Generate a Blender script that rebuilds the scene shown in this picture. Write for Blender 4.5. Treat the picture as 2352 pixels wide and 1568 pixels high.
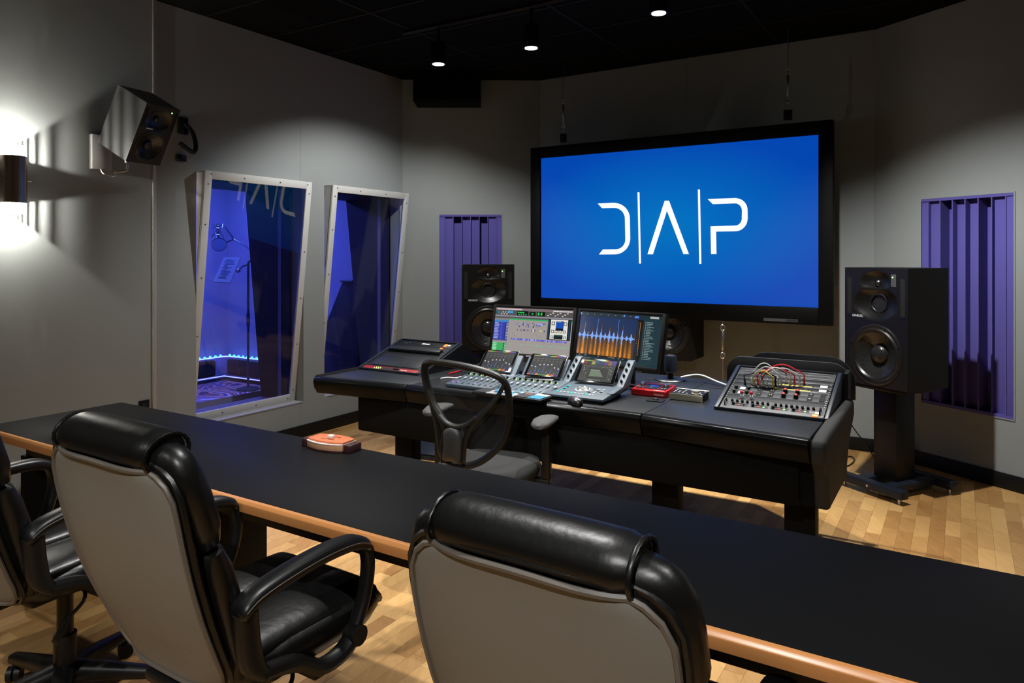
import bpy, bmesh, math, random
from mathutils import Vector, Matrix
random.seed(7)
for o in list(bpy.data.objects): bpy.data.objects.remove(o)
SC = bpy.context.scene
COL = SC.collection
R = math.radians
# ------------------------------------------------------------------ camera
F, CH, HY = 1650.0, 1.56, 588.0          # focal length (px of a 2352 wide frame), eye height, horizon row
cam = bpy.data.cameras.new('camera'); cam.sensor_width = 36; cam.lens = 36*F/2352
cam.shift_y = -(784-HY)/2352; cam.clip_start = .05
co = bpy.data.objects.new('camera', cam); COL.objects.link(co)
co.location = (0, 0, CH); co.rotation_euler = (R(90), 0, 0); SC.camera = co
# ------------------------------------------------------------------ world and exposure
w = bpy.data.worlds.new('world'); SC.world = w; w.use_nodes = True
w.node_tree.nodes['Background'].inputs[0].default_value = (.9, .95, 1, 1)
w.node_tree.nodes['Background'].inputs[1].default_value = 0.0
SC.view_settings.view_transform = 'Standard'; SC.view_settings.look = 'None'
SC.view_settings.exposure = 0.0; SC.view_settings.gamma = 1.0; SC.view_settings.use_curve_mapping = False
# lamp strengths
SPOT_W, SPOT_BACK_W, SCONCE_W, BOOTH_W = 290, 150, 30, 120
WARM = (1, .985, .96)
# ------------------------------------------------------------------ pixel helpers
def P(px, py, z):
    Y = (CH-z)*F/(py-HY); return Vector(((px-1176)*Y/F, Y, z))
def D(px, py, Y): return Vector(((px-1176)*Y/F, Y, CH-(py-HY)*Y/F))
def PL(px, py, o, n):
    d = Vector(((px-1176)/F, 1, -(py-HY)/F)); c = Vector((0, 0, CH))
    return c + d*((Vector(o)-c).dot(n)/d.dot(n))
# ------------------------------------------------------------------ materials
MATS = {}
def mat(name, col, rough=.5, metal=0., emit=None, es=1., spec=.5, bump=None, var=None, coat=0., attr=None, sheen=0.):
    m = bpy.data.materials.new(name); m.use_nodes = True; nt = m.node_tree; N = nt.nodes; L = nt.links
    b = N['Principled BSDF']
    b.inputs['Base Color'].default_value = (*col, 1); b.inputs['Roughness'].default_value = rough
    b.inputs['Metallic'].default_value = metal; b.inputs['Specular IOR Level'].default_value = spec
    b.inputs['Coat Weight'].default_value = coat; b.inputs['Sheen Weight'].default_value = sheen
    if emit:
        b.inputs['Emission Color'].default_value = (*emit, 1); b.inputs['Emission Strength'].default_value = es
    tc = None
    if bump or var:
        tc = N.new('ShaderNodeTexCoord')
    if bump:
        sc, st, dist = bump
        n = N.new('ShaderNodeTexNoise'); n.inputs['Scale'].default_value = sc; n.inputs['Detail'].default_value = 3
        bp = N.new('ShaderNodeBump'); bp.inputs['Strength'].default_value = st; bp.inputs['Distance'].default_value = dist
        L.new(tc.outputs['Object'], n.inputs['Vector']); L.new(n.outputs['Fac'], bp.inputs['Height']); L.new(bp.outputs[0], b.inputs['Normal'])
    if var:
        sc, amt = var
        n = N.new('ShaderNodeTexNoise'); n.inputs['Scale'].default_value = sc; n.inputs['Detail'].default_value = 4
        mx = N.new('ShaderNodeMix'); mx.data_type = 'RGBA'
        mx.inputs[6].default_value = (*[c*(1-amt) for c in col], 1); mx.inputs[7].default_value = (*[min(1, c*(1+amt)) for c in col], 1)
        L.new(tc.outputs['Object'], n.inputs['Vector']); L.new(n.outputs['Fac'], mx.inputs[0]); L.new(mx.outputs[2], b.inputs['Base Color'])
    if attr:
        a = N.new('ShaderNodeAttribute'); a.attribute_name = 'Col'
        L.new(a.outputs['Color'], b.inputs['Base Color'])
        if attr == 'emit':
            b.inputs['Base Color'].default_value = (.01, .01, .01, 1)
            for l in list(b.inputs['Base Color'].links): L.remove(l)
            L.new(a.outputs['Color'], b.inputs['Emission Color']); b.inputs['Emission Strength'].default_value = es
    MATS[name] = m; return m
def wood(name, c1, c2, ax, rot, scale=1., rough=.35, island=True, stretch=14, spec=.5):
    """grain along one axis, tone from a random number per piece"""
    m = bpy.data.materials.new(name); m.use_nodes = True; nt = m.node_tree; N = nt.nodes; L = nt.links
    b = N['Principled BSDF']; b.inputs['Roughness'].default_value = rough; b.inputs['Specular IOR Level'].default_value = spec
    g = N.new('ShaderNodeNewGeometry'); oi = N.new('ShaderNodeObjectInfo')
    ad = N.new('ShaderNodeMath'); ad.operation = 'ADD'; L.new(g.outputs['Random Per Island'], ad.inputs[0]); L.new(oi.outputs['Random'], ad.inputs[1])
    fr = N.new('ShaderNodeMath'); fr.operation = 'FRACT'; L.new(ad.outputs[0], fr.inputs[0])
    mp = N.new('ShaderNodeMapping'); mp.inputs['Rotation'].default_value = (0, 0, rot)
    sv = [scale*stretch]*3; sv[ax] = scale*1.6; mp.inputs['Scale'].default_value = sv
    src = g.outputs['Position']
    if not island:
        tc = N.new('ShaderNodeTexCoord'); src = tc.outputs['Object']
    of = N.new('ShaderNodeVectorMath'); of.operation = 'MULTIPLY_ADD'
    cb = N.new('ShaderNodeCombineXYZ'); L.new(fr.outputs[0], cb.inputs[0]); L.new(fr.outputs[0], cb.inputs[1]); L.new(fr.outputs[0], cb.inputs[2])
    L.new(cb.outputs[0], of.inputs[0]); of.inputs[1].default_value = (57, 31, 19); 
    L.new(src, mp.inputs['Vector']); L.new(mp.outputs[0], of.inputs[2])
    n = N.new('ShaderNodeTexNoise'); n.inputs['Scale'].default_value = 1.0; n.inputs['Detail'].default_value = 5; n.inputs['Distortion'].default_value = 1.2
    L.new(of.outputs[0], n.inputs['Vector'])
    mx = N.new('ShaderNodeMath'); mx.operation = 'MULTIPLY_ADD'; mx.inputs[1].default_value = .62
    s2 = N.new('ShaderNodeMath'); s2.operation = 'MULTIPLY'; s2.inputs[1].default_value = .5
    L.new(fr.outputs[0], mx.inputs[0]); L.new(n.outputs['Fac'], s2.inputs[0]); L.new(s2.outputs[0], mx.inputs[2])
    rp = N.new('ShaderNodeValToRGB'); rp.color_ramp.elements[0].position = .12; rp.color_ramp.elements[1].position = .95
    rp.color_ramp.elements[0].color = (*c1, 1); rp.color_ramp.elements[1].color = (*c2, 1)
    L.new(mx.outputs[0], rp.inputs[0]); L.new(rp.outputs[0], b.inputs['Base Color'])
    MATS[name] = m; return m
RA = R(-32.0)
mat('wall', (.26, .28, .277), .92, spec=.15, bump=(420, .35, .002), var=(300, .10))
mat('wall_booth', (.42, .42, .5), .85, spec=.2)
mat('ceiling', (.003, .003, .0028), .95, spec=.1, bump=(160, .4, .003))
mat('ceiling_grid', (.005, .005, .005), .7, spec=.2)
mat('black', (.002, .002, .002), .6, spec=.12)
mat('baseboard', (.006, .006, .006), .5, spec=.25)
mat('trim', (.36, .36, .35), .6)
mat('white_frame', (.52, .52, .5), .55, bump=(60, .05, .002))
mat('sill', (.34, .34, .33), .6)
mat('reveal', (.01, .01, .018), .7)
mat('reveal_strip', (.20, .20, .24), .4, metal=.5)
mat('purple', (.1, .088, .33), .9, spec=.15, bump=(500, .25, .001))
mat('steel', (.55, .55, .55), .3, metal=1)
mat('dark_steel', (.10, .10, .10), .35, metal=1)
mat('bronze', (.42, .33, .28), .28, metal=1)
mat('black_metal', (.004, .004, .0045), .42, spec=.25)
mat('navy_metal', (.008, .012, .02), .42, spec=.3)
mat('speaker_grey', (.055, .055, .054), .45)
mat('speaker_black', (.006, .006, .006), .32, spec=.45, bump=(900, .12, .0006))
mat('speaker_side', (.009, .009, .009), .62, spec=.3, bump=(900, .2, .0008))
mat('cone', (.016, .016, .016), .26, bump=(35, .35, .01))
mat('rubber', (.008, .008, .008), .35)
mat('slot', (.001, .001, .001), .9)
mat('print', (.7, .7, .7), .6, emit=(.5, .5, .5), es=.12)
mat('badge', (.06, .06, .06), .5)
mat('led_green', (.1, .6, .1), .4, emit=(.2, 1, .15), es=4)
mat('led_red', (.5, .02, .02), .4, emit=(1, .03, .02), es=1.6)
mat('led_orange', (.8, .1, .02), .4, emit=(1, .13, .02), es=3)
mat('lamp_face', (1, 1, 1), .5, emit=(1, .96, .9), es=14)
mat('desk_top', (.0055, .0057, .006), .5, spec=.07, bump=(700, .06, .0005))
wood('desk_edge', (.28, .09, .024), (.54, .235, .075), 0, 0, 1., .3, island=False, stretch=26)
mat('desk_under', (.045, .04, .03), .6)
mat('leather', (.0035, .0035, .0035), .36, spec=.35, bump=(26, .12, .012))
mat('leather_arm', (.0045, .0045, .0047), .38, spec=.4, bump=(300, .1, .0005))
mat('taupe', (.165, .155, .132), .5, spec=.35, bump=(9, .10, .02))
mat('taupe_piping', (.10, .088, .074), .45)
mat('plastic', (.006, .006, .006), .42, spec=.3, bump=(500, .1, .0004))
mat('fabric_grey', (.03, .03, .029), .9, spec=.2, bump=(350, .5, .002))
mat('chair_frame', (.008, .0075, .006), .42, spec=.25)
mat('pad_grey', (.022, .022, .023), .5)
mat('armpad', (.06, .06, .06), .7, spec=.25)
mat('console_top', (.011, .013, .015), .34, spec=.45, bump=(900, .08, .0004))
mat('console_nose', (.004, .0042, .0045), .26, spec=.09, bump=(600, .1, .0005))
mat('console_body', (.0035, .0034, .003), .85, spec=.1, bump=(500, .4, .001))
mat('console_cheek', (.02, .02, .019), .75, spec=.3, bump=(500, .4, .001))
mat('hood', (.018, .019, .02), .5, spec=.3)
mat('rack_navy', (.007, .011, .018), .4, spec=.35)
mat('rack_black', (.005, .0055, .006), .4, spec=.3)
mat('rack_grey', (.026, .028, .031), .55, spec=.25)
mat('rack_dark', (.011, .013, .015), .55, spec=.2)
mat('rack_alu', (.085, .085, .086), .5, spec=.3)
mat('silver', (.62, .62, .6), .25, metal=1)
mat('champagne', (.56, .53, .40), .35, metal=.7)
mat('red_metal', (.48, .010, .014), .3, metal=.25, coat=.3)
mat('red_dark', (.20, .008, .008), .4)
mat('surface_blue', (.05, .075, .098), .5)
mat('surface_dark', (.02, .03, .04), .5)
mat('white_cap', (.5, .52, .54), .4)
mat('teal', (.0, .3, .28), .4, emit=(0, .5, .42), es=.8)
mat('violet', (.2, .05, .5), .4, emit=(.35, .1, 1), es=3)
mat('yellow_mark', (.5, .6, .03), .5)
mat('keys', (.5, .5, .5), .55, attr='base')
mat('image', (.01, .01, .01), .25, attr='emit', es=1.0)
mat('bezel', (.02, .019, .016), .5, spec=.3)
mat('glossy_black', (.003, .003, .003), .12)
mat('cable_white', (.6, .6, .6), .5)
mat('cable_red', (.55, .015, .02), .45)
mat('cable_yellow', (.65, .52, .06), .45)
mat('cable_black', (.006, .006, .006), .45)
mat('cable_brown', (.14, .035, .03), .45)
mat('plug_clear', (.55, .5, .42), .25)
wood('maple_side', (.42, .20, .10), (.62, .36, .2), 2, 0, 10, .35, island=False, stretch=9)
wood('padauk', (.50, .10, .035), (.75, .22, .09), 0, 0, 9, .35, island=False, stretch=14)
mat('walnut', (.045, .016, .018), .35)
mat('white_glaze', (.85, .82, .75), .3)
mat('mic_metal', (.45, .5, .55), .25, metal=1)
mat('mic_dark', (.02, .05, .07), .4)
mat('paper', (.06, .10, .16), .8)
mat('blue_led', (.2, .5, .9), .4, emit=(.12, .13, 1), es=9)
mat('teal_led', (.1, .5, .5), .4, emit=(.1, .75, .7), es=2.5)
mat('bag', (.16, .11, .09), .8)
mat('frost', (.8, .8, .8), .5, emit=(1, .95, .86), es=5)
FA = R(-32.0)
wood('planks', (.26, .115, .03), (.62, .375, .14), 1, FA, 3.2, .34, stretch=9, spec=.45)
# glass: clear pane that mirrors by its own Fresnel law
def glass(name, tint=(1, 1, 1), ior=1.5):
    m = bpy.data.materials.new(name); m.use_nodes = True; nt = m.node_tree; N = nt.nodes; L = nt.links
    N.remove(N['Principled BSDF']); out = N['Material Output']
    t = N.new('ShaderNodeBsdfTransparent'); t.inputs[0].default_value = (*tint, 1)
    g = N.new('ShaderNodeBsdfGlossy'); g.inputs['Roughness'].default_value = 0.0
    fz = N.new('ShaderNodeFresnel'); ge = N.new('ShaderNodeNewGeometry'); mr = N.new('ShaderNodeMapRange')   # same law on both faces of the thin pane
    mr.inputs['To Min'].default_value = ior; mr.inputs['To Max'].default_value = 1/ior; L.new(ge.outputs['Backfacing'], mr.inputs['Value']); L.new(mr.outputs[0], fz.inputs['IOR'])
    x = N.new('ShaderNodeMixShader'); L.new(fz.outputs[0], x.inputs[0]); L.new(t.outputs[0], x.inputs[1]); L.new(g.outputs[0], x.inputs[2]); L.new(x.outputs[0], out.inputs[0])
    MATS[name] = m; return m
glass('glass', (.9, .92, .95)); glass('sconce_glass', (.95, .95, .95), 1.3)
def meshfabric():
    m = bpy.data.materials.new('chair_mesh'); m.use_nodes = True; nt = m.node_tree; N = nt.nodes; L = nt.links
    b = N['Principled BSDF']; out = N['Material Output']; b.inputs['Base Color'].default_value = (.012, .012, .012, 1); b.inputs['Roughness'].default_value = .7
    t = N.new('ShaderNodeBsdfTransparent'); x = N.new('ShaderNodeMixShader'); x.inputs[0].default_value = .3
    L.new(t.outputs[0], x.inputs[1]); L.new(b.outputs[0], x.inputs[2]); L.new(x.outputs[0], out.inputs[0]); MATS['chair_mesh'] = m
meshfabric()
def rugmat():
    m = bpy.data.materials.new('rug'); m.use_nodes = True; nt = m.node_tree; N = nt.nodes; L = nt.links
    b = N['Principled BSDF']; b.inputs['Roughness'].default_value = .95
    tc = N.new('ShaderNodeTexCoord'); n = N.new('ShaderNodeTexNoise'); n.inputs['Scale'].default_value = 1.3; n.inputs['Detail'].default_value = 0; n.inputs['Distortion'].default_value = 1.5
    L.new(tc.outputs['Object'], n.inputs['Vector'])
    mu = N.new('ShaderNodeMath'); mu.operation = 'MULTIPLY'; mu.inputs[1].default_value = 6; fr = N.new('ShaderNodeMath'); fr.operation = 'FRACT'
    L.new(n.outputs['Fac'], mu.inputs[0]); L.new(mu.outputs[0], fr.inputs[0])
    rp = N.new('ShaderNodeValToRGB'); rp.color_ramp.interpolation = 'CONSTANT'; e = rp.color_ramp.elements
    cs = [(0, (.1, .06, .12)), (.22, (.7, .22, .16)), (.42, (.9, .75, .75)), (.58, (.12, .1, .22)), (.8, (.8, .4, .3))]
    e[0].position = 0; e[0].color = (*cs[0][1], 1); e[1].position = cs[1][0]; e[1].color = (*cs[1][1], 1)
    for p, c in cs[2:]:
        k = e.new(p); k.color = (*c, 1)
    L.new(fr.outputs[0], rp.inputs[0]); L.new(rp.outputs[0], b.inputs['Base Color']); MATS['rug'] = m
rugmat()
def screenmat():
    """the blue picture on the projection screen: a soft glow, brighter in the middle, is part of the picture"""
    m = bpy.data.materials.new('screen_blue'); m.use_nodes = True; nt = m.node_tree; N = nt.nodes; L = nt.links
    b = N['Principled BSDF']; b.inputs['Base Color'].default_value = (.01, .01, .01, 1); b.inputs['Roughness'].default_value = .8; b.inputs['Specular IOR Level'].default_value = .1
    tc = N.new('ShaderNodeTexCoord'); mp = N.new('ShaderNodeMapping'); mp.inputs['Scale'].default_value = (.62, 0, 1.25)
    ln = N.new('ShaderNodeVectorMath'); ln.operation = 'LENGTH'; rp = N.new('ShaderNodeValToRGB'); e = rp.color_ramp.elements
    e[0].position = .12; e[0].color = (.0, .162, .53, 1); e[1].position = .9; e[1].color = (0, .062, .45, 1)
    L.new(tc.outputs['Object'], mp.inputs[0]); L.new(mp.outputs[0], ln.inputs[0]); L.new(ln.outputs['Value'], rp.inputs[0]); L.new(rp.outputs[0], b.inputs['Emission Color'])
    b.inputs['Emission Strength'].default_value = 1; MATS['screen_blue'] = m
screenmat()
mat('logo_white', (.9, .9, .9), .6, emit=(1, 1, 1), es=1.0)
# ------------------------------------------------------------------ mesh builder
I4 = Matrix.Identity(4)
def T(x=0, y=0, z=0): return Matrix.Translation((x, y, z))
def RX(a): return Matrix.Rotation(R(a), 4, 'X')
def RY(a): return Matrix.Rotation(R(a), 4, 'Y')
def RZ(a): return Matrix.Rotation(R(a), 4, 'Z')
class MB:
    def __init__(s): s.v = []; s.f = []; s.c = []
    def add(s, vs, fs, m=I4, col=None):
        k = len(s.v); s.v += [m @ Vector(v) for v in vs]; s.f += [[i+k for i in q] for q in fs]; s.c += [col]*len(fs); return s
    def box(s, x0, x1, y0, y1, z0, z1, m=I4, col=None):
        return s.add([(x, y, z) for z in (z0, z1) for y in (y0, y1) for x in (x0, x1)],
                     [(0, 2, 3, 1), (4, 5, 7, 6), (0, 1, 5, 4), (2, 6, 7, 3), (0, 4, 6, 2), (1, 3, 7, 5)], m, col)
    def prism(s, poly, a, b, m=I4, ax='y', col=None):
        n = len(poly)
        def pt(p, t): return (p[0], t, p[1]) if ax == 'y' else ((t, p[0], p[1]) if ax == 'x' else (p[0], p[1], t))
        vs = [pt(p, a) for p in poly]+[pt(p, b) for p in poly]
        return s.add(vs, [list(range(n))[::-1], list(range(n, 2*n))]+[(i, (i+1) % n, n+(i+1) % n, n+i) for i in range(n)], m, col)
    def lathe(s, prof, n=24, m=I4, sx=1, sy=1, cap=True):
        vs = []; fs = []; k = len(prof)
        for i in range(n):
            a = 2*math.pi*i/n
            for r, z in prof: vs.append((r*math.cos(a)*sx, r*math.sin(a)*sy, z))
        for i in range(n):
            j = (i+1) % n
            for q in range(k-1): fs.append((i*k+q, j*k+q, j*k+q+1, i*k+q+1))
        if cap:
            if prof[0][0] > 1e-6: fs.append([i*k for i in range(n)][::-1])
            if prof[-1][0] > 1e-6: fs.append([i*k+k-1 for i in range(n)])
        return s.add(vs, fs, m)
    def cyl(s, p0, p1, r0, r1=None, n=16):
        p0 = Vector(p0); p1 = Vector(p1); d = p1-p0
        q = Vector((0, 0, 1)).rotation_difference(d).to_matrix().to_4x4()
        return s.lathe([(r0, 0), (r1 if r1 is not None else r0, d.length)], n, Matrix.Translation(p0) @ q)
    def ball(s, c, r, n=12, sz=1.):
        k = n//2
        return s.lathe([(r*math.sin(math.pi*i/k), -r*sz*math.cos(math.pi*i/k)) for i in range(k+1)], n, T(*c), cap=False)
    def loft(s, loops, cap=True, closed=False, m=I4):
        n = len(loops[0]); vs = [p for l in loops for p in l]; fs = []
        for i in range(len(loops)-(0 if closed else 1)):
            j = (i+1) % len(loops)
            for q in range(n): fs.append((i*n+q, i*n+(q+1) % n, j*n+(q+1) % n, j*n+q))
        if cap and not closed: fs += [list(range(n))[::-1], [(len(loops)-1)*n+q for q in range(n)]]
        return s.add(vs, fs, m)
    def tube(s, pts, r, n=8, closed=False, sy=1.):
        pts = [Vector(p) for p in pts]; loops = []; up = None; k = len(pts)
        for i, p in enumerate(pts):
            a = pts[(i-1) % k] if (i > 0 or closed) else p; b = pts[(i+1) % k] if (i < k-1 or closed) else p
            t = (b-a).normalized()
            if up is None: up = Vector((0, 0, 1)) if abs(t.z) < .9 else Vector((1, 0, 0))
            x = up.cross(t)
            if x.length < 1e-5: x = Vector((1, 0, 0)).cross(t)
            x.normalize(); y = t.cross(x); up = y
            rr = r[i] if isinstance(r, (list, tuple)) else r
            loops.append([p+x*rr*math.cos(2*math.pi*q/n)+y*rr*sy*math.sin(2*math.pi*q/n) for q in range(n)])
        return s.loft(loops, closed=closed)
    def build(s, name, m, parent=None, bev=0, seg=2, smooth=35, matrix=None):
        me = bpy.data.meshes.new(name); me.from_pydata([tuple(v) for v in s.v], [], s.f)
        bm = bmesh.new(); bm.from_mesh(me); bmesh.ops.recalc_face_normals(bm, faces=bm.faces)
        if bev:
            ed = [e for e in bm.edges if len(e.link_faces) == 2 and e.calc_face_angle(0) > R(28)]
            bmesh.ops.bevel(bm, geom=ed, offset=bev, segments=seg, affect='EDGES', profile=.5, clamp_overlap=True)
        bm.to_mesh(me); bm.free()
        if any(c is not None for c in s.c) and not bev:
            ca = me.color_attributes.new('Col', 'FLOAT_COLOR', 'CORNER')
            for p, c in zip(me.polygons, s.c):
                for li in p.loop_indices: ca.data[li].color = (*(c or (0, 0, 0)), 1)
        if smooth:
            for p in me.polygons: p.use_smooth = True
            me.set_sharp_from_angle(angle=R(smooth))
        me.materials.append(MATS[m])
        return put(name, me, parent, matrix)
def put(name, me, parent=None, matrix=None):
    o = bpy.data.objects.new(name, me); COL.objects.link(o)
    if parent: o.parent = parent
    if matrix is not None: o.matrix_basis = matrix
    return o
def tag(o, label, cat=None, group=None):
    o['label'] = label
    if cat: o['category'] = cat
    if group: o['group'] = group
    return o
def thing(name, label, cat, m=I4, group=None):
    o = bpy.data.objects.new(name, None); COL.objects.link(o); o.empty_display_size = .1; o.matrix_basis = m
    return tag(o, label, cat, group)
def struct(o): o['kind'] = 'structure'; return o
def sroot(name, m=I4):
    o = bpy.data.objects.new(name, None); COL.objects.link(o); o.empty_display_size = .1; o.matrix_basis = m; o['kind'] = 'structure'; return o
def dup(o, parent=None, m=None):
    c = o.copy(); COL.objects.link(c); c.parent = parent if parent else None
    if m is not None: c.matrix_basis = m
    for ch in o.children: dup(ch, c)
    return c
def text(name, s, size, m, parent, mtx, ext=.0004, ax=1.):
    cu = bpy.data.curves.new('txt', 'FONT'); cu.body = s; cu.size = size; cu.extrude = ext; cu.align_x = 'CENTER'; cu.resolution_u = 3
    t = bpy.data.objects.new('txt', cu); COL.objects.link(t)
    bpy.context.view_layer.update()
    me = bpy.data.meshes.new_from_object(t.evaluated_get(bpy.context.evaluated_depsgraph_get()))
    bpy.data.objects.remove(t); me.name = name; me.materials.clear(); me.materials.append(MATS[m])
    return put(name, me, parent, mtx)
def sup(hw, ht, n=28, p=2.6):
    out = []
    for i in range(n):
        a = 2*math.pi*i/n; c, s_ = math.cos(a), math.sin(a)
        out.append((hw*math.copysign(abs(c)**(2/p), c), ht*math.copysign(abs(s_)**(2/p), s_)))
    return out
def spline(pts, n=6, closed=False):
    pts = [Vector(p) for p in pts]; k = len(pts); out = []
    for i in range(k if closed else k-1):
        g = lambda j: pts[j % k] if closed else pts[max(0, min(k-1, j))]
        p0, p1, p2, p3 = g(i-1), g(i), g(i+1), g(i+2)
        for q in range(n):
            t = q/n
            out.append(.5*((2*p1)+(p2-p0)*t+(2*p0-5*p1+4*p2-p3)*t*t+(3*p1-p0-3*p2+p3)*t**3))
    if not closed: out.append(pts[-1])
    return out
def rects(L):
    """list of (x0,z0,x1,z1,color,layer) on the x-z plane facing -y"""
    b = MB()
    for x0, z0, x1, z1, c, ly in L:
        y = -.0003*ly
        b.add([(x0, y, z0), (x1, y, z0), (x1, y, z1), (x0, y, z1)], [(0, 1, 2, 3)], I4, c)
    return b
# ------------------------------------------------------------------ room shell
U = Vector((math.cos(RA), math.sin(RA), 0)); V = Vector((-math.sin(RA), math.cos(RA), 0))
ZC = 3.36
K1 = Vector((-1.117, 7.329, 0)); K2 = Vector((.286, 7.366, 0)); K3 = Vector((2.885, 5.713, 0))
aL, aR = R(58.5), R(-64.5)
dL = Vector((math.cos(aL), math.sin(aL), 0)); nL = Vector((-dL.y, dL.x, 0))
K4 = K3 + Vector((math.cos(aR), math.sin(aR), 0))*3.3
def isect(p, d, q, e):
    den = d.x*e.y-d.y*e.x; w_ = q-p; t = (w_.x*e.y-w_.y*e.x)/den; return p+d*t
BACK = Vector((-.95, -1.5, 0))
K5 = isect(K4, -V, BACK, U); K0 = isect(K1, dL, BACK, U)
ROOM = [K0, K1, K2, K3, K4, K5]
def wframe(a, b):
    d = (b-a).normalized(); n = Vector((-d.y, d.x, 0))
    return Matrix(((d.x, n.x, 0, a.x), (d.y, n.y, 0, a.y), (0, 0, 1, 0), (0, 0, 0, 1)))
def panel(x0, x1, z0, z1, holes=(), y0=0., y1=.14):
    xs = sorted({x0, x1, *[min(max(h[i], x0), x1) for h in holes for i in (0, 1)]}); zs = sorted({z0, z1, *[h[i] for h in holes for i in (2, 3)]})
    b = MB()
    for i in range(len(xs)-1):
        for j in range(len(zs)-1):
            cx, cz = (xs[i]+xs[i+1])/2, (zs[j]+zs[j+1])/2
            if not any(h[0] < cx < h[1] and h[2] < cz < h[3] for h in holes): b.box(xs[i], xs[i+1], y0, y1, zs[j], zs[j+1])
    return b
W1, W2 = (-2.348, -1.312), (-1.07, -.026)
WZ = (.30, 2.19)
mL = Matrix(((dL.x, nL.x, 0, K1.x), (dL.y, nL.y, 0, K1.y), (0, 0, 1, 0), (0, 0, 0, 1)))
wl = sroot('wall_left', mL); xe = (K0-K1).dot(dL)
holes = [(*W1, *WZ), (*W2, *WZ)]
panel(xe, -2.69, 0, ZC).build('fabric_panel', 'wall', wl)
panel(-2.69, -1.3485, 0, ZC, holes).build('fabric_panel', 'wall', wl)
panel(-1.3465, 0, 0, ZC, holes).build('fabric_panel', 'wall', wl)
panel(-1.3485, -1.3465, WZ[1], ZC, y0=.003).build('seam', 'black', wl)
struct(MB().box(-2.69, -2.664, -.012, 0, .1, ZC).build('trim_1', 'trim', None, .003, matrix=mL))
mFL = wframe(K1, K2); lFL = (K2-K1).length; mF = wframe(K2, K3); lF = (K3-K2).length; mR = wframe(K3, K4); lR = (K4-K3).length
mRB = wframe(K4, K5); mB = wframe(K5, K0)
def wpx(px, m):           # wall x coordinate seen at a pixel column
    q = PL(px, HY, m.translation, m.col[1].to_3d()); return (m.inverted() @ q).x
DZ = (.47, 1.985)
dl0, dl1 = wpx(1009, mFL), wpx(1152.5, mFL)
dr0, dr1 = wpx(2116, mR), wpx(2330, mR)
wfl = sroot('wall_front_left', mFL); panel(0, lFL, 0, ZC, [(dl0, dl1, *DZ)], 0, .2).build('fabric_panel', 'wall', wfl)
wf = sroot('wall_front', mF)
for i in range(2): panel(i*lF/2+.001, (i+1)*lF/2-.001, 0, ZC).build('fabric_panel', 'wall', wf)
wr = sroot('wall_right', mR); panel(0, lR, 0, ZC, [(dr0, dr1, *DZ)], 0, .2).build('fabric_panel', 'wall', wr)
struct(panel(0, (K5-K4).length, 0, ZC).build('wall_right_rear', 'wall', None, matrix=mRB))
struct(panel(0, (K0-K5).length, 0, ZC).build('wall_back', 'wall', None, matrix=mB))
for nm, m, l, x0 in (('left', mL, 0, xe), ('front_left', mFL, lFL, 0), ('front', mF, lF, 0), ('right', mR, lR, 0), ('back', mB, (K0-K5).length, 0)):
    struct(MB().box(x0, l, -.016, 0, 0, .105).build('baseboard_'+nm, 'baseboard', None, .003, matrix=m))
# ---- clip helper
def clip(poly, room):
    out = [Vector(p) for p in poly]; n = len(room)
    for i in range(n):
        a, b = room[i], room[(i+1) % n]; e = b-a; nn = Vector((e.y, -e.x, 0))   # inside = right of a->b
        res = []
        for k in range(len(out)):
            p, q = out[k], out[(k+1) % len(out)]; dp, dq = (p-a).dot(nn), (q-a).dot(nn)
            if dp >= 0: res.append(p)
            if (dp >= 0) != (dq >= 0): res.append(p+(q-p)*(dp/(dp-dq)))
        out = res
        if not out: return []
    return out
# ---- ceiling of black lay-in tiles
cl = sroot('ceiling')
MB().prism([(p.x, p.y) for p in ROOM], ZC+.03, ZC+.1, ax='z').build('ceiling_slab', 'ceiling', cl)
g0 = P(850, 30, ZC)
for i in range(-7, 9):
    for j in range(-11, 9):
        o = g0+U*(i*1.2)+V*(j*.6); g = .006
        q = clip([o+U*g+V*g, o+U*(1.2-g)+V*g, o+U*(1.2-g)+V*(.6-g), o+U*g+V*(.6-g)], ROOM)
        if len(q) > 2: MB().prism([(p.x, p.y) for p in q], ZC+.004, ZC+.02, ax='z').build('ceiling_tile', 'ceiling', cl, smooth=0)
gb = MB()
for i in range(-7, 10):
    q = clip([g0+U*(i*1.2-.012)+V*-9, g0+U*(i*1.2+.012)+V*-9, g0+U*(i*1.2+.012)+V*9, g0+U*(i*1.2-.012)+V*9], ROOM)
    if len(q) > 2: gb.prism([(p.x, p.y) for p in q], ZC-.002, ZC+.004, ax='z')
for j in range(-14, 10):
    q = clip([g0+V*(j*.6-.012)+U*-9, g0+V*(j*.6+.012)+U*-9, g0+V*(j*.6+.012)+U*9, g0+V*(j*.6-.012)+U*9], ROOM)
    if len(q) > 2: gb.prism([(p.x, p.y) for p in q], ZC-.0015, ZC+.004, ax='z')
gb.build('ceiling_grid', 'ceiling_grid', cl, smooth=0)
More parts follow.
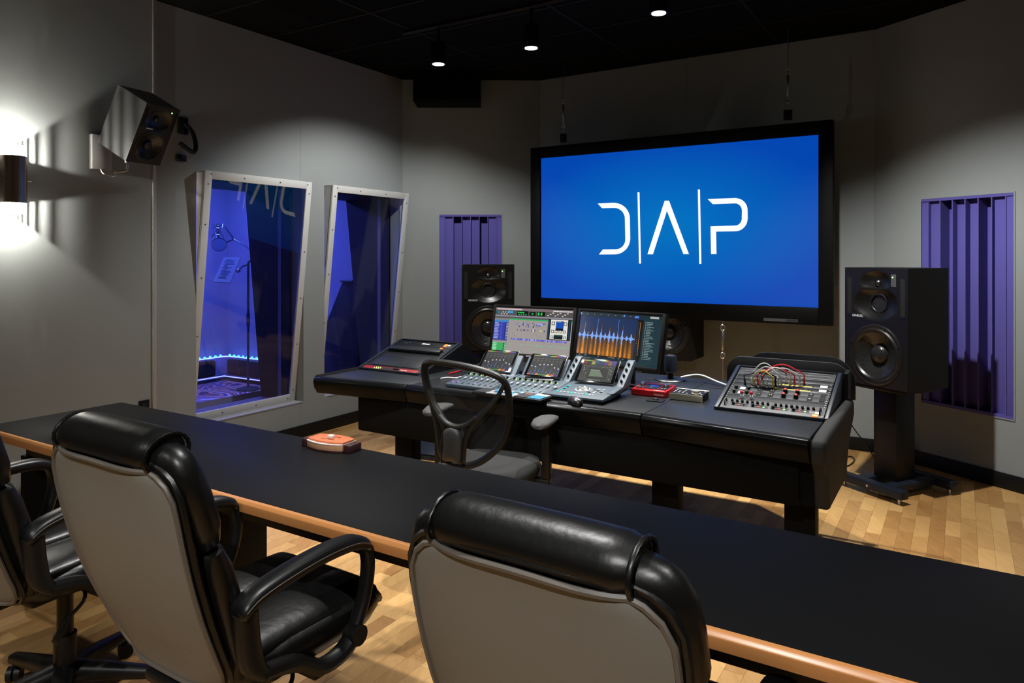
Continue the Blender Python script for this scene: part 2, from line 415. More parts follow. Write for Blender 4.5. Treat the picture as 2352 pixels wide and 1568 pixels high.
# ---- floor of maple strips
fl = sroot('floor')
MB().prism([(p.x, p.y) for p in ROOM], -.12, -.012, ax='z').build('subfloor', 'black', fl)
VIS = [[(1890, 1040), (2352, 1140), (2352, 1330), (1880, 1235)], [(1225, 1060), (1890, 1170), (1890, 1232), (1220, 1105)], [(690, 1000), (830, 962), (910, 985), (905, 1050)],
       [(0, 1320), (150, 1330), (320, 1568), (0, 1568)], [(500, 1190), (925, 1320), (990, 1568), (560, 1568), (640, 1300)], [(1660, 1535), (1800, 1568), (1660, 1568)], [(960, 1020), (1000, 1030), (1000, 1060), (960, 1050)]]
def inpoly(x, y, pg):
    c = False; n = len(pg)
    for i in range(n):
        (x1, y1), (x2, y2) = pg[i], pg[(i+1) % n]
        if (y1 > y) != (y2 > y) and x < (x2-x1)*(y-y1)/(y2-y1)+x1: c = not c
    return c
cand = []; PWD = .076
rs = random.Random(3)
for i in range(-75, 75):
    t = -5.2+rs.random()*.4
    while t < 9.5:
        ln = rs.choice((.26, .32, .38, .46)); o = U*(i*PWD)+V*t; g = .0004
        q = clip([o+U*g+V*g, o+U*(PWD-g)+V*g, o+U*(PWD-g)+V*(ln-g), o+U*g+V*(ln-g)], ROOM)
        t += ln
        if len(q) < 3: continue
        c = sum(q, Vector())/len(q); score = 0
        if c.y > .6:
            px, py = 1176+F*c.x/c.y, HY+F*CH/c.y
            if any(inpoly(px, py, g_) for g_ in VIS): score = ln*PWD/c.y**3
        cand.append((score, q, len(q) == 4 and abs((q[1]-q[0]).length-PWD+2*g) < 1e-4 and abs((q[2]-q[1]).length-ln+2*g) < 1e-4, ln, o))
cand.sort(key=lambda c: -c[0])
pm = {}; rest = MB(); cnt = 0
for sc_, q, full, ln, o in cand:
    if sc_ > 0 and full and cnt < 300:
        if ln not in pm:
            b = MB().box(.0004, PWD-.0004, .0004, ln-.0004, -.012, 0); ob = b.build('plank', 'planks', fl, smooth=0); pm[ln] = ob.data
        else: ob = put('plank', pm[ln], fl)
        ob.matrix_basis = Matrix(((U.x, V.x, 0, o.x), (U.y, V.y, 0, o.y), (0, 0, 1, 0), (0, 0, 0, 1))); cnt += 1
    else: rest.prism([(p.x, p.y) for p in q], -.012, 0, ax='z')
ro = rest.build('plank_field', 'planks', fl, smooth=0); ro['kind'] = 'stuff'
# ---- purple well diffusers set into the walls
SEQ = [0, 1, 4, 2, 2, 4, 1, 0]
def diffuser(name, m, x0, x1, label):
    r = thing(name, label, 'acoustic panel', m @ T(x0, 0, DZ[0]), 'purple well diffusers set into the walls'); W = x1-x0; Hh = DZ[1]-DZ[0]; p = W/7.2
    MB().box(.002, W-.002, .168, .19, .002, Hh-.002).build('back_board', 'purple', r)
    for z in (.002, Hh-.022): MB().box(.002, W-.002, -.004, .168, z, z+.02).build('rail', 'purple', r)
    xs = [.002, .6*p]+[.6*p+p*k for k in range(1, 6)]+[W-.6*p, W-.002]
    for k, s_ in enumerate(SEQ):
        MB().box(xs[k]+.0015, xs[k+1]-.0015, .004+.024*s_, .167, .023, Hh-.023).build('well_block', 'purple', r, .001)
    for k in range(1, 8): MB().box(xs[k]-.004, xs[k]+.004, -.002, .167, .0225, Hh-.0225).build('fin', 'purple', r)
    e = MB()
    for a in ((-.006, .002, 0, Hh), (W-.002, W+.006, 0, Hh)): e.box(a[0], a[1], -.006, -.0005, a[2], a[3])
    for z in (-.006, Hh-.002): e.box(-.006, W+.006, -.006, -.0005, z, z+.008)
    e.build('edge_trim', 'wall', r)
    return r
diffuser('well_diffuser', mFL, dl0, dl1, 'purple slotted diffuser panel in wall behind the speaker left of screen')
diffuser('well_diffuser', mR, dr0, dr1, 'purple slotted diffuser panel in wall right of the screen')
# ---- two deep studio windows, control room glass tipped forward
TH = R(6.5)
def window(n, x0, x1):
    W = x1-x0; r = sroot('window_%d' % n, mL @ T(x0, 0, 0))
    MB().box(.001, W-.001, .0, .2, WZ[0]-.012, WZ[0]+.006).build('sill', 'sill', r)
    h = 1.90; z0 = WZ[0]+.006; mt = T(0, .125, z0) @ Matrix.Rotation(TH, 4, 'X'); bw = .062
    fr = MB()
    for a in ((.002, bw, 0, h), (W-bw, W-.002, 0, h), (bw, W-bw, 0, bw), (bw, W-bw, h-bw, h)): fr.box(a[0], a[1], -.022, 0, a[2], a[3])
    fr.build('frame', 'white_frame', r, .003, matrix=mt)
    zc = z0+.125/math.tan(TH)
    for xa in (.003, W-.021):
        MB().prism([(-.001, zc+.05), (.125-h*math.sin(TH)+.004, z0+h*math.cos(TH)-.003), (-.001, z0+h*math.cos(TH)-.003)], xa, xa+.018, ax='x').build('side_return', 'white_frame', r)
    MB().box(.003, W-.003, .128-h*math.sin(TH), -.001, z0+h*math.cos(TH)-.018, z0+h*math.cos(TH)-.002).build('top_return', 'white_frame', r)
    MB().box(bw-.004, W-bw+.004, -.014, -.008, bw-.004, h-bw+.004).build('pane', 'glass', r, matrix=mt)
    sm = None
    pts = [(bw/2+.02, h-bw/2+.006), (W/3, h-bw/2), (W*2/3, h-bw/2), (W-bw/2-.02, h-bw/2+.006)]
    pts += [(bw/2, z) for z in (.22, .66, 1.1, 1.5, 1.8)]+[(W-bw/2, z) for z in (.1, .5, .9, 1.3, 1.8)]+[(x, bw/2) for x in (.3, .62, .95)]
    for x, z in pts:
        if sm is None:
            o = MB().cyl((0, -.0245, 0), (0, -.022, 0), .0055, n=8).build('screw', 'dark_steel', r, matrix=mt @ T(x, 0, z)); sm = o.data
        else: put('screw', sm, r, mt @ T(x, 0, z))
    # reveal between the two panes
    pg = [(.15, WZ[0]), (.52, WZ[0]), (.74, 2.15), (.15, 2.15)]
    for xa in (.004, W-.024): MB().prism(pg, xa, xa+.02, ax='x').build('reveal_side', 'reveal', r)
    MB().box(.004, W-.004, .15, .74, 2.15, 2.18).build('reveal_head', 'reveal', r)
    MB().box(.004, W-.004, .205, .53, WZ[0]-.03, WZ[0]-.002).build('reveal_sill', 'reveal_strip', r)
    for xa in (.024, W-.028): MB().box(xa, xa+.004, .25, .29, WZ[0], 2.15).build('joint_strip', 'reveal_strip', r)
    bm_ = Matrix.Translation((0, .52, WZ[0])) @ Matrix.Rotation(-math.atan2(.22, 1.85), 4, 'X')
    MB().box(.03, W-.03, 0, .006, 0, 1.86).build('pane', 'glass', r, matrix=bm_)
window(1, *W1); window(2, *W2)
# ---- the booth behind the windows
BX0, BX1, BY0, BY1, BZ = -4.6, .34, .76, 3.2, 2.75
bo = sroot('wall_booth', mL)
panel(BX0, BX1, 0, BZ, [(W1[0]+.02, BX1-.1, WZ[0], 2.15)], .75, .76).build('near_wall', 'wall_booth', bo)
MB().box(BX0, BX1+.1, BY1, BY1+.1, 0, BZ).build('far_wall', 'wall_booth', bo)
MB().box(BX1, BX1+.1, BY0, BY1, 0, BZ).build('end_wall', 'wall_booth', bo)
MB().box(BX0-.1, BX0, BY0, BY1, 0, BZ).build('end_wall', 'wall_booth', bo)
struct(MB().box(BX0, BX1, BY0, BY1, BZ, BZ+.08).build('ceiling_booth', 'wall_booth', None, matrix=mL))
struct(MB().box(BX0, BX1, .52, BY1, -.1, 0).build('floor_booth', 'black', None, matrix=mL))
tag(MB().box(-3.6, .1, .9, 2.95, .0, .012).build('swirl_rug', 'rug', None, matrix=mL), 'swirl patterned red and blue rug on the booth floor', 'rug')
# dark plinth along the booth walls with a lit rope on top and a glow below
lg = thing('plinth', 'dark low plinth running round the foot of the blue booth walls', 'plinth', mL)
MB().box(-4.5, .02, 3.0, 3.19, .07, .27).build('plinth_run', 'reveal', lg, .03, 3)
MB().box(.14, .33, 1.2, 2.98, .07, .27).build('plinth_run', 'reveal', lg, .03, 3)
ld = thing('light_rope', 'glowing rope of small blue lights along the booth plinth', 'light', mL)
MB().tube([(-4.4, 3.12, .285), (.2, 3.12, .285), (.26, 3.06, .285), (.26, 1.3, .285)], .008).build('rope', 'blue_led', ld)
lm = None
pts = [(-.9+.075*k, 3.10, .302) for k in range(15)]+[(.24, 3.04-.085*k, .302) for k in range(16)]
for p in pts:
    if lm is None: o = MB().ball((0, 0, 0), .016, 10).build('bulb', 'teal_led', ld, matrix=T(*p)); lm = o.data
    else: put('bulb', lm, ld, T(*p))
MB().tube([(-4.4, 3.1, .04), (.2, 3.1, .04), (.22, 1.3, .04)], .006).build('rope', 'blue_led', ld)
def area(name, m, sx, sy, W, col):
    l = bpy.data.lights.new(name, 'AREA'); l.shape = 'RECTANGLE'; l.size = sx; l.size_y = sy; l.energy = W; l.color = col
    o = bpy.data.objects.new(name, l); COL.objects.link(o); o.matrix_basis = m; return o
area('booth_wash_fill', mL @ T(-1.4, 2.1, BZ-.06), 2.4, .5, BOOTH_W, (.11, .15, 1))  # unseen area light added overhead to wash the booth walls blue
# ------------------------------------------------------------------ ceiling fittings and lamps
SP = [Vector((-.571, 5.575, 3.05)), Vector((.137, 5.143, 3.05)), Vector((.93, 4.554, 3.10)), Vector((1.68, 4.12, 3.05))]
def spot(name, label, p, aim, watt, angle=100, blend=.55, group='black cylinder spotlights on the ceiling track', r=.045):
    t = thing(name, label, 'spotlight', T(*p), group)
    MB().lathe([(.058, 0), (.058, .15), (.05, .165), (.02, .172)], 24).build('housing', 'black_metal', t)
    MB().lathe([(.050, -.002), (.058, -.002), (.058, 0), (.05, 0)], 24, cap=False).build('rim', 'black_metal', t)
    MB().lathe([(0, -.0035), (r, -.0035), (r, -.0015), (0, -.0015)], 24).build('lamp_face', 'lamp_face', t)
    MB().cyl((0, 0, .165), (0, 0, ZC-.03-p.z), .012).build('stem', 'black_metal', t)
    l = bpy.data.lights.new('spot_beam', 'SPOT'); l.energy = watt; l.spot_size = R(angle); l.spot_blend = blend; l.shadow_soft_size = .035; l.color = WARM
    o = bpy.data.objects.new('spot_beam', l); COL.objects.link(o); o.parent = t; o.location = (0, 0, -.02)
    d = (Vector(aim)-Vector(p)).normalized(); o.rotation_euler = d.to_track_quat('-Z', 'Y').to_euler()
    return t
AIM = [((-1.2, 6.5, 0), 126, .5, .55), ((-.05, 4.5, .6), 68, .5, .95), ((.75, 4.0, .6), 68, .5, .95), ((2.8, 4.35, 0), 110, .7, 1.15)]
LB = ['ceiling spotlight farthest left, above the left console bay', 'middle ceiling spotlight of the three in view', 'ceiling spotlight nearest the top edge, above the hanging screen', 'ceiling spotlight beyond the top edge, right of the others']
for p, a, lb in zip(SP, AIM, LB): spot('ceiling_spotlight', lb, p, a[0], SPOT_W*a[3], a[1], a[2])
tr = thing('lighting_track', 'black lighting track on the ceiling carrying the spotlights', 'track', I4)
for a, b in ((SP[0]-U*.35, SP[1]), (SP[1], SP[2]), (SP[2], SP[3]+U*.3)):
    a = Vector((a.x, a.y, ZC-.017)); b = Vector((b.x, b.y, ZC-.017)); MB().tube([a, b], .016, 4).build('rail', 'black_metal', tr)
for k, (p, a, w_) in enumerate((((-1.0, 3.75, 3.1), (-.95, 3.65, 0), 1.9), ((-.35, 1.95, 3.1), (-.3, 2.05, 0), 1.), ((1.25, .9, 3.1), (1.2, 1.0, 0), .8), ((-2.6, .5, 3.1), (-2.2, 1.2, 0), .9), ((-.6, -.5, 3.1), (-.4, 1.2, .7), 1.9))):
    spot('ceiling_spotlight', 'black ceiling spotlight above '+('the wooden box on the desk', 'the middle leather chair', 'the right end of the long desk', 'the left wall behind the chairs', 'the room behind the nearest leather chair')[k], Vector(p), a, SPOT_BACK_W*w_, 80, group='spotlights over the client desk')
# black boxed duct end in the far ceiling corner
a, b = D(950, 234, 7.0), D(1102, 234, 7.0)
tag(MB().box(a.x, b.x, 6.95, 7.28, a.z, ZC-.003).build('duct_box', 'black', None, .004), 'plain black box hanging from the ceiling left of the screen', 'duct box')
# ------------------------------------------------------------------ projection screen
SW, SH, BZL = 2.476, 1.33, .105
mS = Matrix.Translation((.275, 6.861, 1.163)) @ Matrix.Rotation(R(-32.75), 4, 'Z')
scr = thing('projection_screen', 'large hanging screen with black frame showing a blue picture and white letters', 'screen', mS)
fb = MB()
for q in ((-BZL, 0, -BZL-.03, SH+BZL), (SW, SW+BZL, -BZL-.03, SH+BZL), (0, SW, -BZL-.03, 0), (0, SW, SH, SH+BZL)): fb.box(q[0], q[1], -.02, .05, q[2], q[3])
fb.build('frame', 'black', scr, .006)
MB().box(0, SW, .012, .03, 0, SH).build('backing', 'black', scr)
MB().add([(-SW/2, 0, -SH/2), (SW/2, 0, -SH/2), (SW/2, 0, SH/2), (-SW/2, 0, SH/2)], [(0, 1, 2, 3)]).build('picture', 'screen_blue', scr, matrix=T(SW/2, .008, SH/2))
MB().box(2.07, 2.33, -.0215, -.0205, -.118, -.095).build('maker_plate', 'badge', scr)
MB().box(2.24, 2.33, -.023, -.0215, -.113, -.099).build('plate_mark', 'rack_grey', scr)
# lettering, traced on the picture plane
nS = mS.col[1].to_3d(); iS = mS.inverted(); oS = mS @ Vector((0, .006, 0))
def L2(pts): return [((iS @ PL(1340+x/5.6, 400+y/5.6, oS, nS)).x, (iS @ PL(1340+x/5.6, 400+y/5.6, oS, nS)).z) for x, y in pts]
def arc(cx, cy, r, a0, a1, n=10): return [(cx+r*math.cos(R(a0+(a1-a0)*i/n)), cy+r*math.sin(R(a0+(a1-a0)*i/n))) for i in range(n+1)]
dO = [(185, 377), (395, 367)]+arc(395, 572, 203, -90, 0)[1:-1]+[(597, 572), (602, 830)]+arc(400, 830, 200, 0, 90)[1:]+[(202, 1031)]
dI = [(252, 967), (410, 966)]+arc(410, 836, 132, 90, 0)[1:-1]+[(541, 830), (535, 572)]+arc(395, 572, 140, 0, -90)[1:]+[(240, 436)]
letters = [('letter_D', dO+dI), ('bar', [(697, 233), (721, 233), (740, 1148), (717, 1148)]),
           ('letter_A', [(825, 1029), (1046, 341), (1101, 341), (1357, 1027), (1287, 1027), (1075, 468), (894, 1029)]),
           ('bar', [(1473, 196), (1499, 196), (1517, 1153), (1491, 1153)]),
           ('letter_P', [(1599, 319), (1960, 306)]+arc(1960, 460, 151, -90, 0)[1:]+[(2113, 570)]+arc(1950, 572, 161, 0, 90)[1:]+[(1706, 737), (1711, 1026), (1643, 1026), (1636, 670), (1940, 661)]+arc(1945, 570, 93, 80, 0)[1:]+[(2040, 460)]+arc(1950, 462, 88, 0, -90)[1:]+[(1664, 384)])]
for nm, pg in letters:
    pg = L2(pg); b = MB().prism(pg, .004, .0065)
    b.build(nm, 'logo_white', scr, smooth=0)
def cable(px, y0, y1, label, top=True):
    p = PL(px, y1, oS, nS); q = PL(px+1, y0, oS, nS); q.x, q.y = p.x, p.y
    t = thing('suspension_cable', label, 'cable', T(*p), 'turnbuckle cables of the hanging screen'); h = q.z-p.z if not top else ZC-.004-p.z
    MB().cyl((0, 0, -.02), (0, 0, h), .0035, n=6).build('wire', 'steel', t)
    z = .12
    MB().lathe([(.004, z), (.011, z+.02), (.011, z+.16), (.004, z+.18)], 8).build('turnbuckle', 'steel', t)
    for zz in (z-.03, z+.2): MB().tube([(.014*math.cos(a_*math.pi/4), 0, zz+.02*math.sin(a_*math.pi/4)) for a_ in range(8)], .004, 6, True).build('eye', 'steel', t)
    for zz in (.04, .08): MB().box(-.022, .006, -.006, .006, zz, zz+.008).build('clamp', 'steel', t)
    if top: MB().box(-.03, .03, -.012, .02, -.06, .02).build('bracket', 'black_metal', t, .003)
cable(1294, 180, 312, 'thin steel cable with turnbuckle above the left end of the screen')
cable(1810, 100, 258, 'thin steel cable with turnbuckle above the right end of the screen')
p = PL(1660, 838, oS, nS)
t = thing('suspension_cable', 'steel turnbuckle cable tying the screen down to the floor', 'cable', T(p.x, p.y, 0), 'turnbuckle cables of the hanging screen')
MB().cyl((0, 0, .0), (0, 0, 1.035), .0045, n=6).build('wire', 'steel', t)
MB().lathe([(.005, .78), (.016, .8), (.016, .93), (.005, .95)], 8).build('turnbuckle', 'steel', t)
for zz in (.74, .97): MB().tube([(.018*math.cos(a_*math.pi/4), 0, zz+.025*math.sin(a_*math.pi/4)) for a_ in range(8)], .006, 6, True).build('eye', 'steel', t)
# ------------------------------------------------------------------ monitor loudspeakers
def baffle(W, Hh, dishes, nx=60, nz=98):
    b = MB(); vs = []; fs = []
    for j in range(nz+1):
        for i in range(nx+1):
            x = -W/2+W*i/nx; z = Hh*j/nz; y = 0
            for cx, cz, rx, rz, dp, pw in dishes:
                d = math.hypot((x-cx)/rx, (z-cz)/rz)
                if d < 1: y = max(y, dp*(1-d**pw))
            vs.append((x, y, z))
    for j in range(nz):
        for i in range(nx): a = j*(nx+1)+i; fs.append((a, a+1, a+nx+2, a+nx+1))
    return b.add(vs, fs)
def ringprof(m, R0, t, r):   # flat torus
    return [(R0+r*math.cos(a*math.pi/5), t+r*.6*math.sin(a*math.pi/5)) for a in range(11)]
FRONT = RX(90)               # lathe axis +z -> -y (out of the baffle)
def speaker3(name, label, m, group=None, logo=True):
    W, Hh, Dp = .476, .78, .383
    t = thing(name, label, 'loudspeaker', m, group)
    zt, zm, zw = .688, .548, .208
    cab = MB().box(-W/2, W/2, .07, Dp, 0, Hh)
    for q in ((-W/2, -W/2+.012, 0, Hh), (W/2-.012, W/2, 0, Hh), (-W/2+.012, W/2-.012, 0, .012), (-W/2+.012, W/2-.012, Hh-.012, Hh)): cab.box(q[0], q[1], .004, .07, q[2], q[3])
    cab.build('cabinet', 'speaker_side', t)
    baffle(W, Hh, [(0, zt, .112, .072, .03, 2.2), (0, zm, .165, .112, .05, 2.0), (0, zm, .06, .06, .078, 8), (0, zw, .178, .178, .062, 6)]).build('baffle', 'speaker_black', t, smooth=50)
    wf = MB().lathe(ringprof(0, .188, .0, .014), 48, T(0, 0, zw) @ FRONT, cap=False).build('woofer_ring', 'rubber', t)
    MB().lathe([(.178, .004), (.168, .012), (.158, .010), (.150, .0), (.146, -.004)], 48, T(0, 0, zw) @ FRONT, cap=False).build('woofer_surround', 'rubber', wf)
    MB().lathe([(.150, -.001), (.06, -.046)], 48, T(0, 0, zw) @ FRONT, cap=False).build('woofer_cone', 'cone', wf)
    MB().lathe([(.066, -.046), (.058, -.026), (.04, -.013), (.018, -.008), (0, -.007)], 32, T(0, 0, zw) @ FRONT, cap=False).build('dust_cap', 'cone', wf)
    for k in range(8):
        a = math.pi*(k+.5)/4; MB().cyl((.19*math.cos(a), -.014, zw+.19*math.sin(a)), (.19*math.cos(a), 0, zw+.19*math.sin(a)), .006, n=8).build('bolt', 'slot', wf)
    md = MB().lathe(ringprof(0, .06, -.032, .006), 32, T(0, 0, zm) @ FRONT, cap=False).build('midrange_ring', 'dark_steel', t)
    MB().lathe([(.056, -.042), (.02, -.058), (.012, -.06)], 32, T(0, 0, zm) @ FRONT).build('midrange_cone', 'cone', md)
    MB().lathe([(.016, -.058), (.012, -.05), (.005, -.046), (0, -.045)], 20, T(0, 0, zm) @ FRONT, cap=False).build('phase_plug', 'cone', md)
    MB().lathe([(.02, -.032), (.019, -.022), (.012, -.014), (0, -.011)], 24, T(0, 0, zt-.008) @ FRONT, cap=False).build('tweeter_dome', 'dark_steel', t)
    for sx in (-.2, .2):
        MB().box(sx-.0165, sx+.0165, -.001, .004, .472, .712).build('vent_slot', 'slot', t); MB().box(sx-.017, sx+.017, -.004, .002, .462, .468).build('vent_lip', 'dark_steel', t)
    MB().box(.118, .154, -.002, .003, .66, .74).build('badge', 'badge', t); MB().cyl((.13, -.005, .72), (.13, -.002, .72), .0045, n=10).build('power_light', 'led_green', t)
    for x, z in ((-.225, .765), (.225, .765), (-.225, .4), (.225, .4), (-.225, .015), (.225, .015), (-.165, .66), (.165, .64), (-.165, .47), (.165, .47), (.08, .425), (-.12, .435), (.08, .75), (-.1, .752)):
        MB().cyl((x, -.003, z), (x, .002, z), .005, n=8).build('screw', 'dark_steel', t)
    MB().box(-.17, .17, -.0008, .001, .4275, .4287).build('panel_line', 'slot', t)
    if logo: text('maker_name', 'GENELEC', .021, 'print', t, T(-.135, -.0015, .45) @ RX(90))
    return t
sR = speaker3('studio_monitor', 'tall black three-way loudspeaker on stand right of the screen', Matrix.Translation((2.291, 4.943, .703)) @ RZ(-65.6) @ T(.238, 0, 0), 'three-way studio monitors')
sL = speaker3('studio_monitor', 'tall black three-way loudspeaker left of the screen before purple panel', Matrix.Translation((-.455, 6.5, .703)) @ T(.238, 0, 0), 'three-way studio monitors')
pc = PL(1531, 763, oS+nS*.038, nS)
sC = speaker3('studio_monitor', 'black loudspeaker lying on its side below the screen', Matrix.Translation((pc.x, pc.y, pc.z)) @ RZ(-32) @ RY(-90) @ T(0, 0, -.208), 'three-way studio monitors')
def stand(label, m, h, wide=.47, rear=.44):
    t = thing('speaker_stand', label, 'stand', m, 'black pedestal speaker stands')
    MB().box(-.085, .085, .09, .27, .05, h-.03).build('column', 'black_metal', t, .004)
    MB().box(-.18, .18, .03, .36, h-.03, h).build('top_plate', 'black_metal', t, .004)
    for y in (-.04, rear): MB().box(-wide/2-.01, wide/2+.01, y-.035, y+.035, .035, .09).build('cross_bar', 'navy_metal', t, .006)
    for x in (-.1, .1): MB().box(x-.04, x+.04, -.005, rear-.035, .042, .085).build('beam', 'navy_metal', t, .004)
    for x in (-wide/2+.03, wide/2-.03):
        for y in (-.04, rear): MB().cyl((x, y, .0), (x, y, .036), .009, n=10).build('foot', 'steel', t)
    MB().cyl((0, -.075, .06), (0, -.078, .06), .008, n=10).build('bolt', 'steel', t)
stand('black pedestal stand under the loudspeaker right of the screen', Matrix.Translation((2.291, 4.943, 0)) @ RZ(-65.6) @ T(.238, 0, 0), .703)
stand('black pedestal stand under the loudspeaker left of the screen', T(-.217, 6.5, 0), .703)
b_ = sC.matrix_basis.translation
stand('black pedestal stand under the loudspeaker lying on its side', Matrix.Translation((pc.x, pc.y, 0)) @ RZ(-32) @ T(-.182, 0, 0), pc.z-.2385, rear=.33)
# ------------------------------------------------------------------ surround loudspeaker on the left wall
W, Hh, Dp = .25, .395, .29
mU = Matrix.Translation((-2.414, 4.491, 2.153)) @ RZ(66.9) @ RX(28.2) @ T(W/2, 0, 0)
t = thing('surround_speaker', 'small black loudspeaker tilted down, mounted high on the left wall', 'loudspeaker', mU)
cab = MB().box(-W/2, W/2, .04, Dp, 0, Hh)
for q in ((-W/2, -W/2+.008, 0, Hh), (W/2-.008, W/2, 0, Hh), (-W/2+.008, W/2-.008, 0, .008), (-W/2+.008, W/2-.008, Hh-.008, Hh)): cab.box(q[0], q[1], .003, .04, q[2], q[3])
cab.build('cabinet', 'speaker_grey', t)
baffle(W, Hh, [(0, .3, .095, .075, .028, 2.2), (0, .12, .096, .096, .036, 6)], 30, 46).build('baffle', 'speaker_black', t, smooth=50)
wf = MB().lathe(ringprof(0, .1, .0, .008), 40, T(0, 0, .12) @ FRONT, cap=False).build('woofer_ring', 'rubber', t)
MB().lathe([(.094, .002), (.088, .006), (.08, 0), (.032, -.026)], 40, T(0, 0, .12) @ FRONT, cap=False).build('woofer_cone', 'cone', wf)
MB().lathe([(.034, -.026), (.026, -.012), (0, -.006)], 24, T(0, 0, .12) @ FRONT, cap=False).build('dust_cap', 'cone', wf)
MB().lathe([(.018, -.028), (.016, -.018), (0, -.010)], 20, T(0, 0, .3) @ FRONT, cap=False).build('tweeter_dome', 'rubber', t)
for sx in (-.108, .108): MB().box(sx-.008, sx+.008, -.001, .003, .25, .37).build('vent_slot', 'slot', t)
MB().cyl((.07, -.003, .365), (.07, 0, .365), .004, n=8).build('power_light', 'led_green', t)
text('maker_name', 'GENELEC', .012, 'print', t, T(-.045, -.001, .232) @ RX(90))
for x in (-.112, .112):
    for z in (.012, .383): MB().cyl((x, -.002, z), (x, 0, z), .004, n=8).build('screw', 'dark_steel', t)
# left bracket : grey wall box with a bent rod; right bracket : black plates with a bent arm
def wl_pt(px, py, y=0):
    q = PL(px, py, K1+nL*y, nL); return mL.inverted() @ q
a = wl_pt(203, 308); b = wl_pt(226, 390)
t = thing('rod_bracket', 'grey wall box with bent steel rod carrying the tilted loudspeaker', 'bracket', mL @ T(a.x, 0, b.z))
MB().box(0, .13, -.045, -.001, 0, a.z-b.z).build('wall_box', 'sill', t, .004)
e1 = mU @ Vector((-W/2+.03, .02, -.004)); i_ = (mL @ T(a.x, 0, b.z)).inverted()
p1 = i_ @ e1
MB().tube(spline([(.06, -.04, .002), (.07, -.06, -.03), (.12, -.12, -.045), p1+Vector((-.06, .04, -.075)), p1+Vector((-.01, 0, -.06)), p1], 5), .007).build('rod', 'steel', t)
MB().cyl(p1+Vector((0, 0, -.012)), p1+Vector((0, 0, .004)), .02).build('swivel', 'steel', t)
t = thing('arm_bracket', 'black bent arm with two plates on the wall beside the tilted loudspeaker', 'bracket', mL)
for (x0, y0, x1, y1) in ((408, 268, 429, 310), (403, 355, 425, 372)):
    a, b = wl_pt(x0, y0), wl_pt(x1, y1); MB().box(a.x, b.x, -.02, -.001, b.z, a.z).build('plate', 'black_metal', t, .003)
q1 = [wl_pt(*p_) for p_ in ((420, 285), (432, 305), (434, 335), (424, 352), (405, 345), (388, 332))]
MB().tube(spline([Vector((q.x, -(.02+.03*min(k, 3)+.02*(k > 3)), q.z)) for k, q in enumerate(q1)], 5), .016, 10).build('arm', 'black_metal', t)
# ------------------------------------------------------------------ wall sconce, warm, throwing light up and down
sx, sz0, sz1 = -3.60, 1.872, 2.146
t = thing('wall_sconce', 'brushed metal wall sconce with ribbed glass, glowing up and down', 'lamp', mL @ T(sx, -.085, 0))
n_ = 40; rr = .068
MB().lathe([(rr, sz0), (rr, sz1)], n_, cap=False).build('metal_sleeve', 'bronze', t)
MB().lathe([(rr-.003, sz0), (rr-.003, sz1)], n_, cap=False).build('sleeve_lining', 'white_frame', t)
MB().box(-.05, .05, .06, .084, sz0+.03, sz1-.03).build('back_plate', 'steel', t, .004)
MB().box(-.012, .012, .045, .062, sz0+.1, sz1-.1).build('stem', 'steel', t)
rib = None
for zz in (sz0-.062, sz1):
    MB().lathe([(.05, zz), (.05, zz+.062)], 32, cap=False).build('inner_glass', 'sconce_glass', t)
    for k in range(40):
        a = 2*math.pi*k/40; mm = T((rr-.006)*math.cos(a), (rr-.006)*math.sin(a), zz)
        if rib is None: o = MB().cyl((0, 0, 0), (0, 0, .062), .003, n=8).build('glass_rib', 'frost', t, matrix=mm); rib = o.data
        else: put('glass_rib', rib, t, mm)
MB().cyl((-rr-.03, 0, (sz0+sz1)/2), (rr+.03, 0, (sz0+sz1)/2), .006, n=10).build('cross_pin', 'steel', t)
for zz in (sz0-.012, sz1+.012):
    l = bpy.data.lights.new('sconce_bulb', 'POINT'); l.energy = SCONCE_W; l.color = (1, .95, .87); l.shadow_soft_size = .004
    o = bpy.data.objects.new('sconce_bulb', l); COL.objects.link(o); o.parent = t; o.location = (0, 0, zz)
# wall socket just above the client desk
a, b = wl_pt(318, 921), wl_pt(342, 942)
t = thing('wall_socket', 'small black socket plate on the left wall above the desk', 'socket', mL @ T(a.x, 0, a.z-.075))
MB().box(0, b.x-a.x, -.008, -.0005, 0, .075).build('plate', 'black_metal', t, .002); MB().box(.02, b.x-a.x-.02, -.012, -.008, .02, .055).build('insert', 'slot', t, .001)
# ------------------------------------------------------------------ long client desk
mD = Matrix.Translation((-2.14, 3.936, 0)) @ RZ(-32.0)          # far left corner; x along the desk, -y toward the chairs
DL, DW, DT = 4.75, .676, .76
t = thing('client_desk', 'long black desk with a wooden front edge in the foreground', 'desk', mD)
MB().box(.0, DL, -DW+.022, 0, DT-.036, DT).build('desk_top', 'desk_top', t, .002)
MB().prism([(-DW+.0215, DT-.04), (-DW+.0215, DT-.0005), (-DW+.008, DT-.0015), (-DW, DT-.012), (-DW, DT-.04)], 0, DL, ax='x').build('wood_edge', 'desk_edge', t, .002)
MB().box(.06, DL-.06, -.5, -.47, DT-.16, DT-.037).build('apron', 'desk_under', t)
MB().box(.06, DL-.06, -.1, -.07, DT-.16, DT-.037).build('apron', 'desk_under', t)
for x in (.05, 1.22, 2.62, 4.6): MB().box(x, x+.05, -.52, -.06, 0, DT-.161).build('leg', 'black', t, .003)
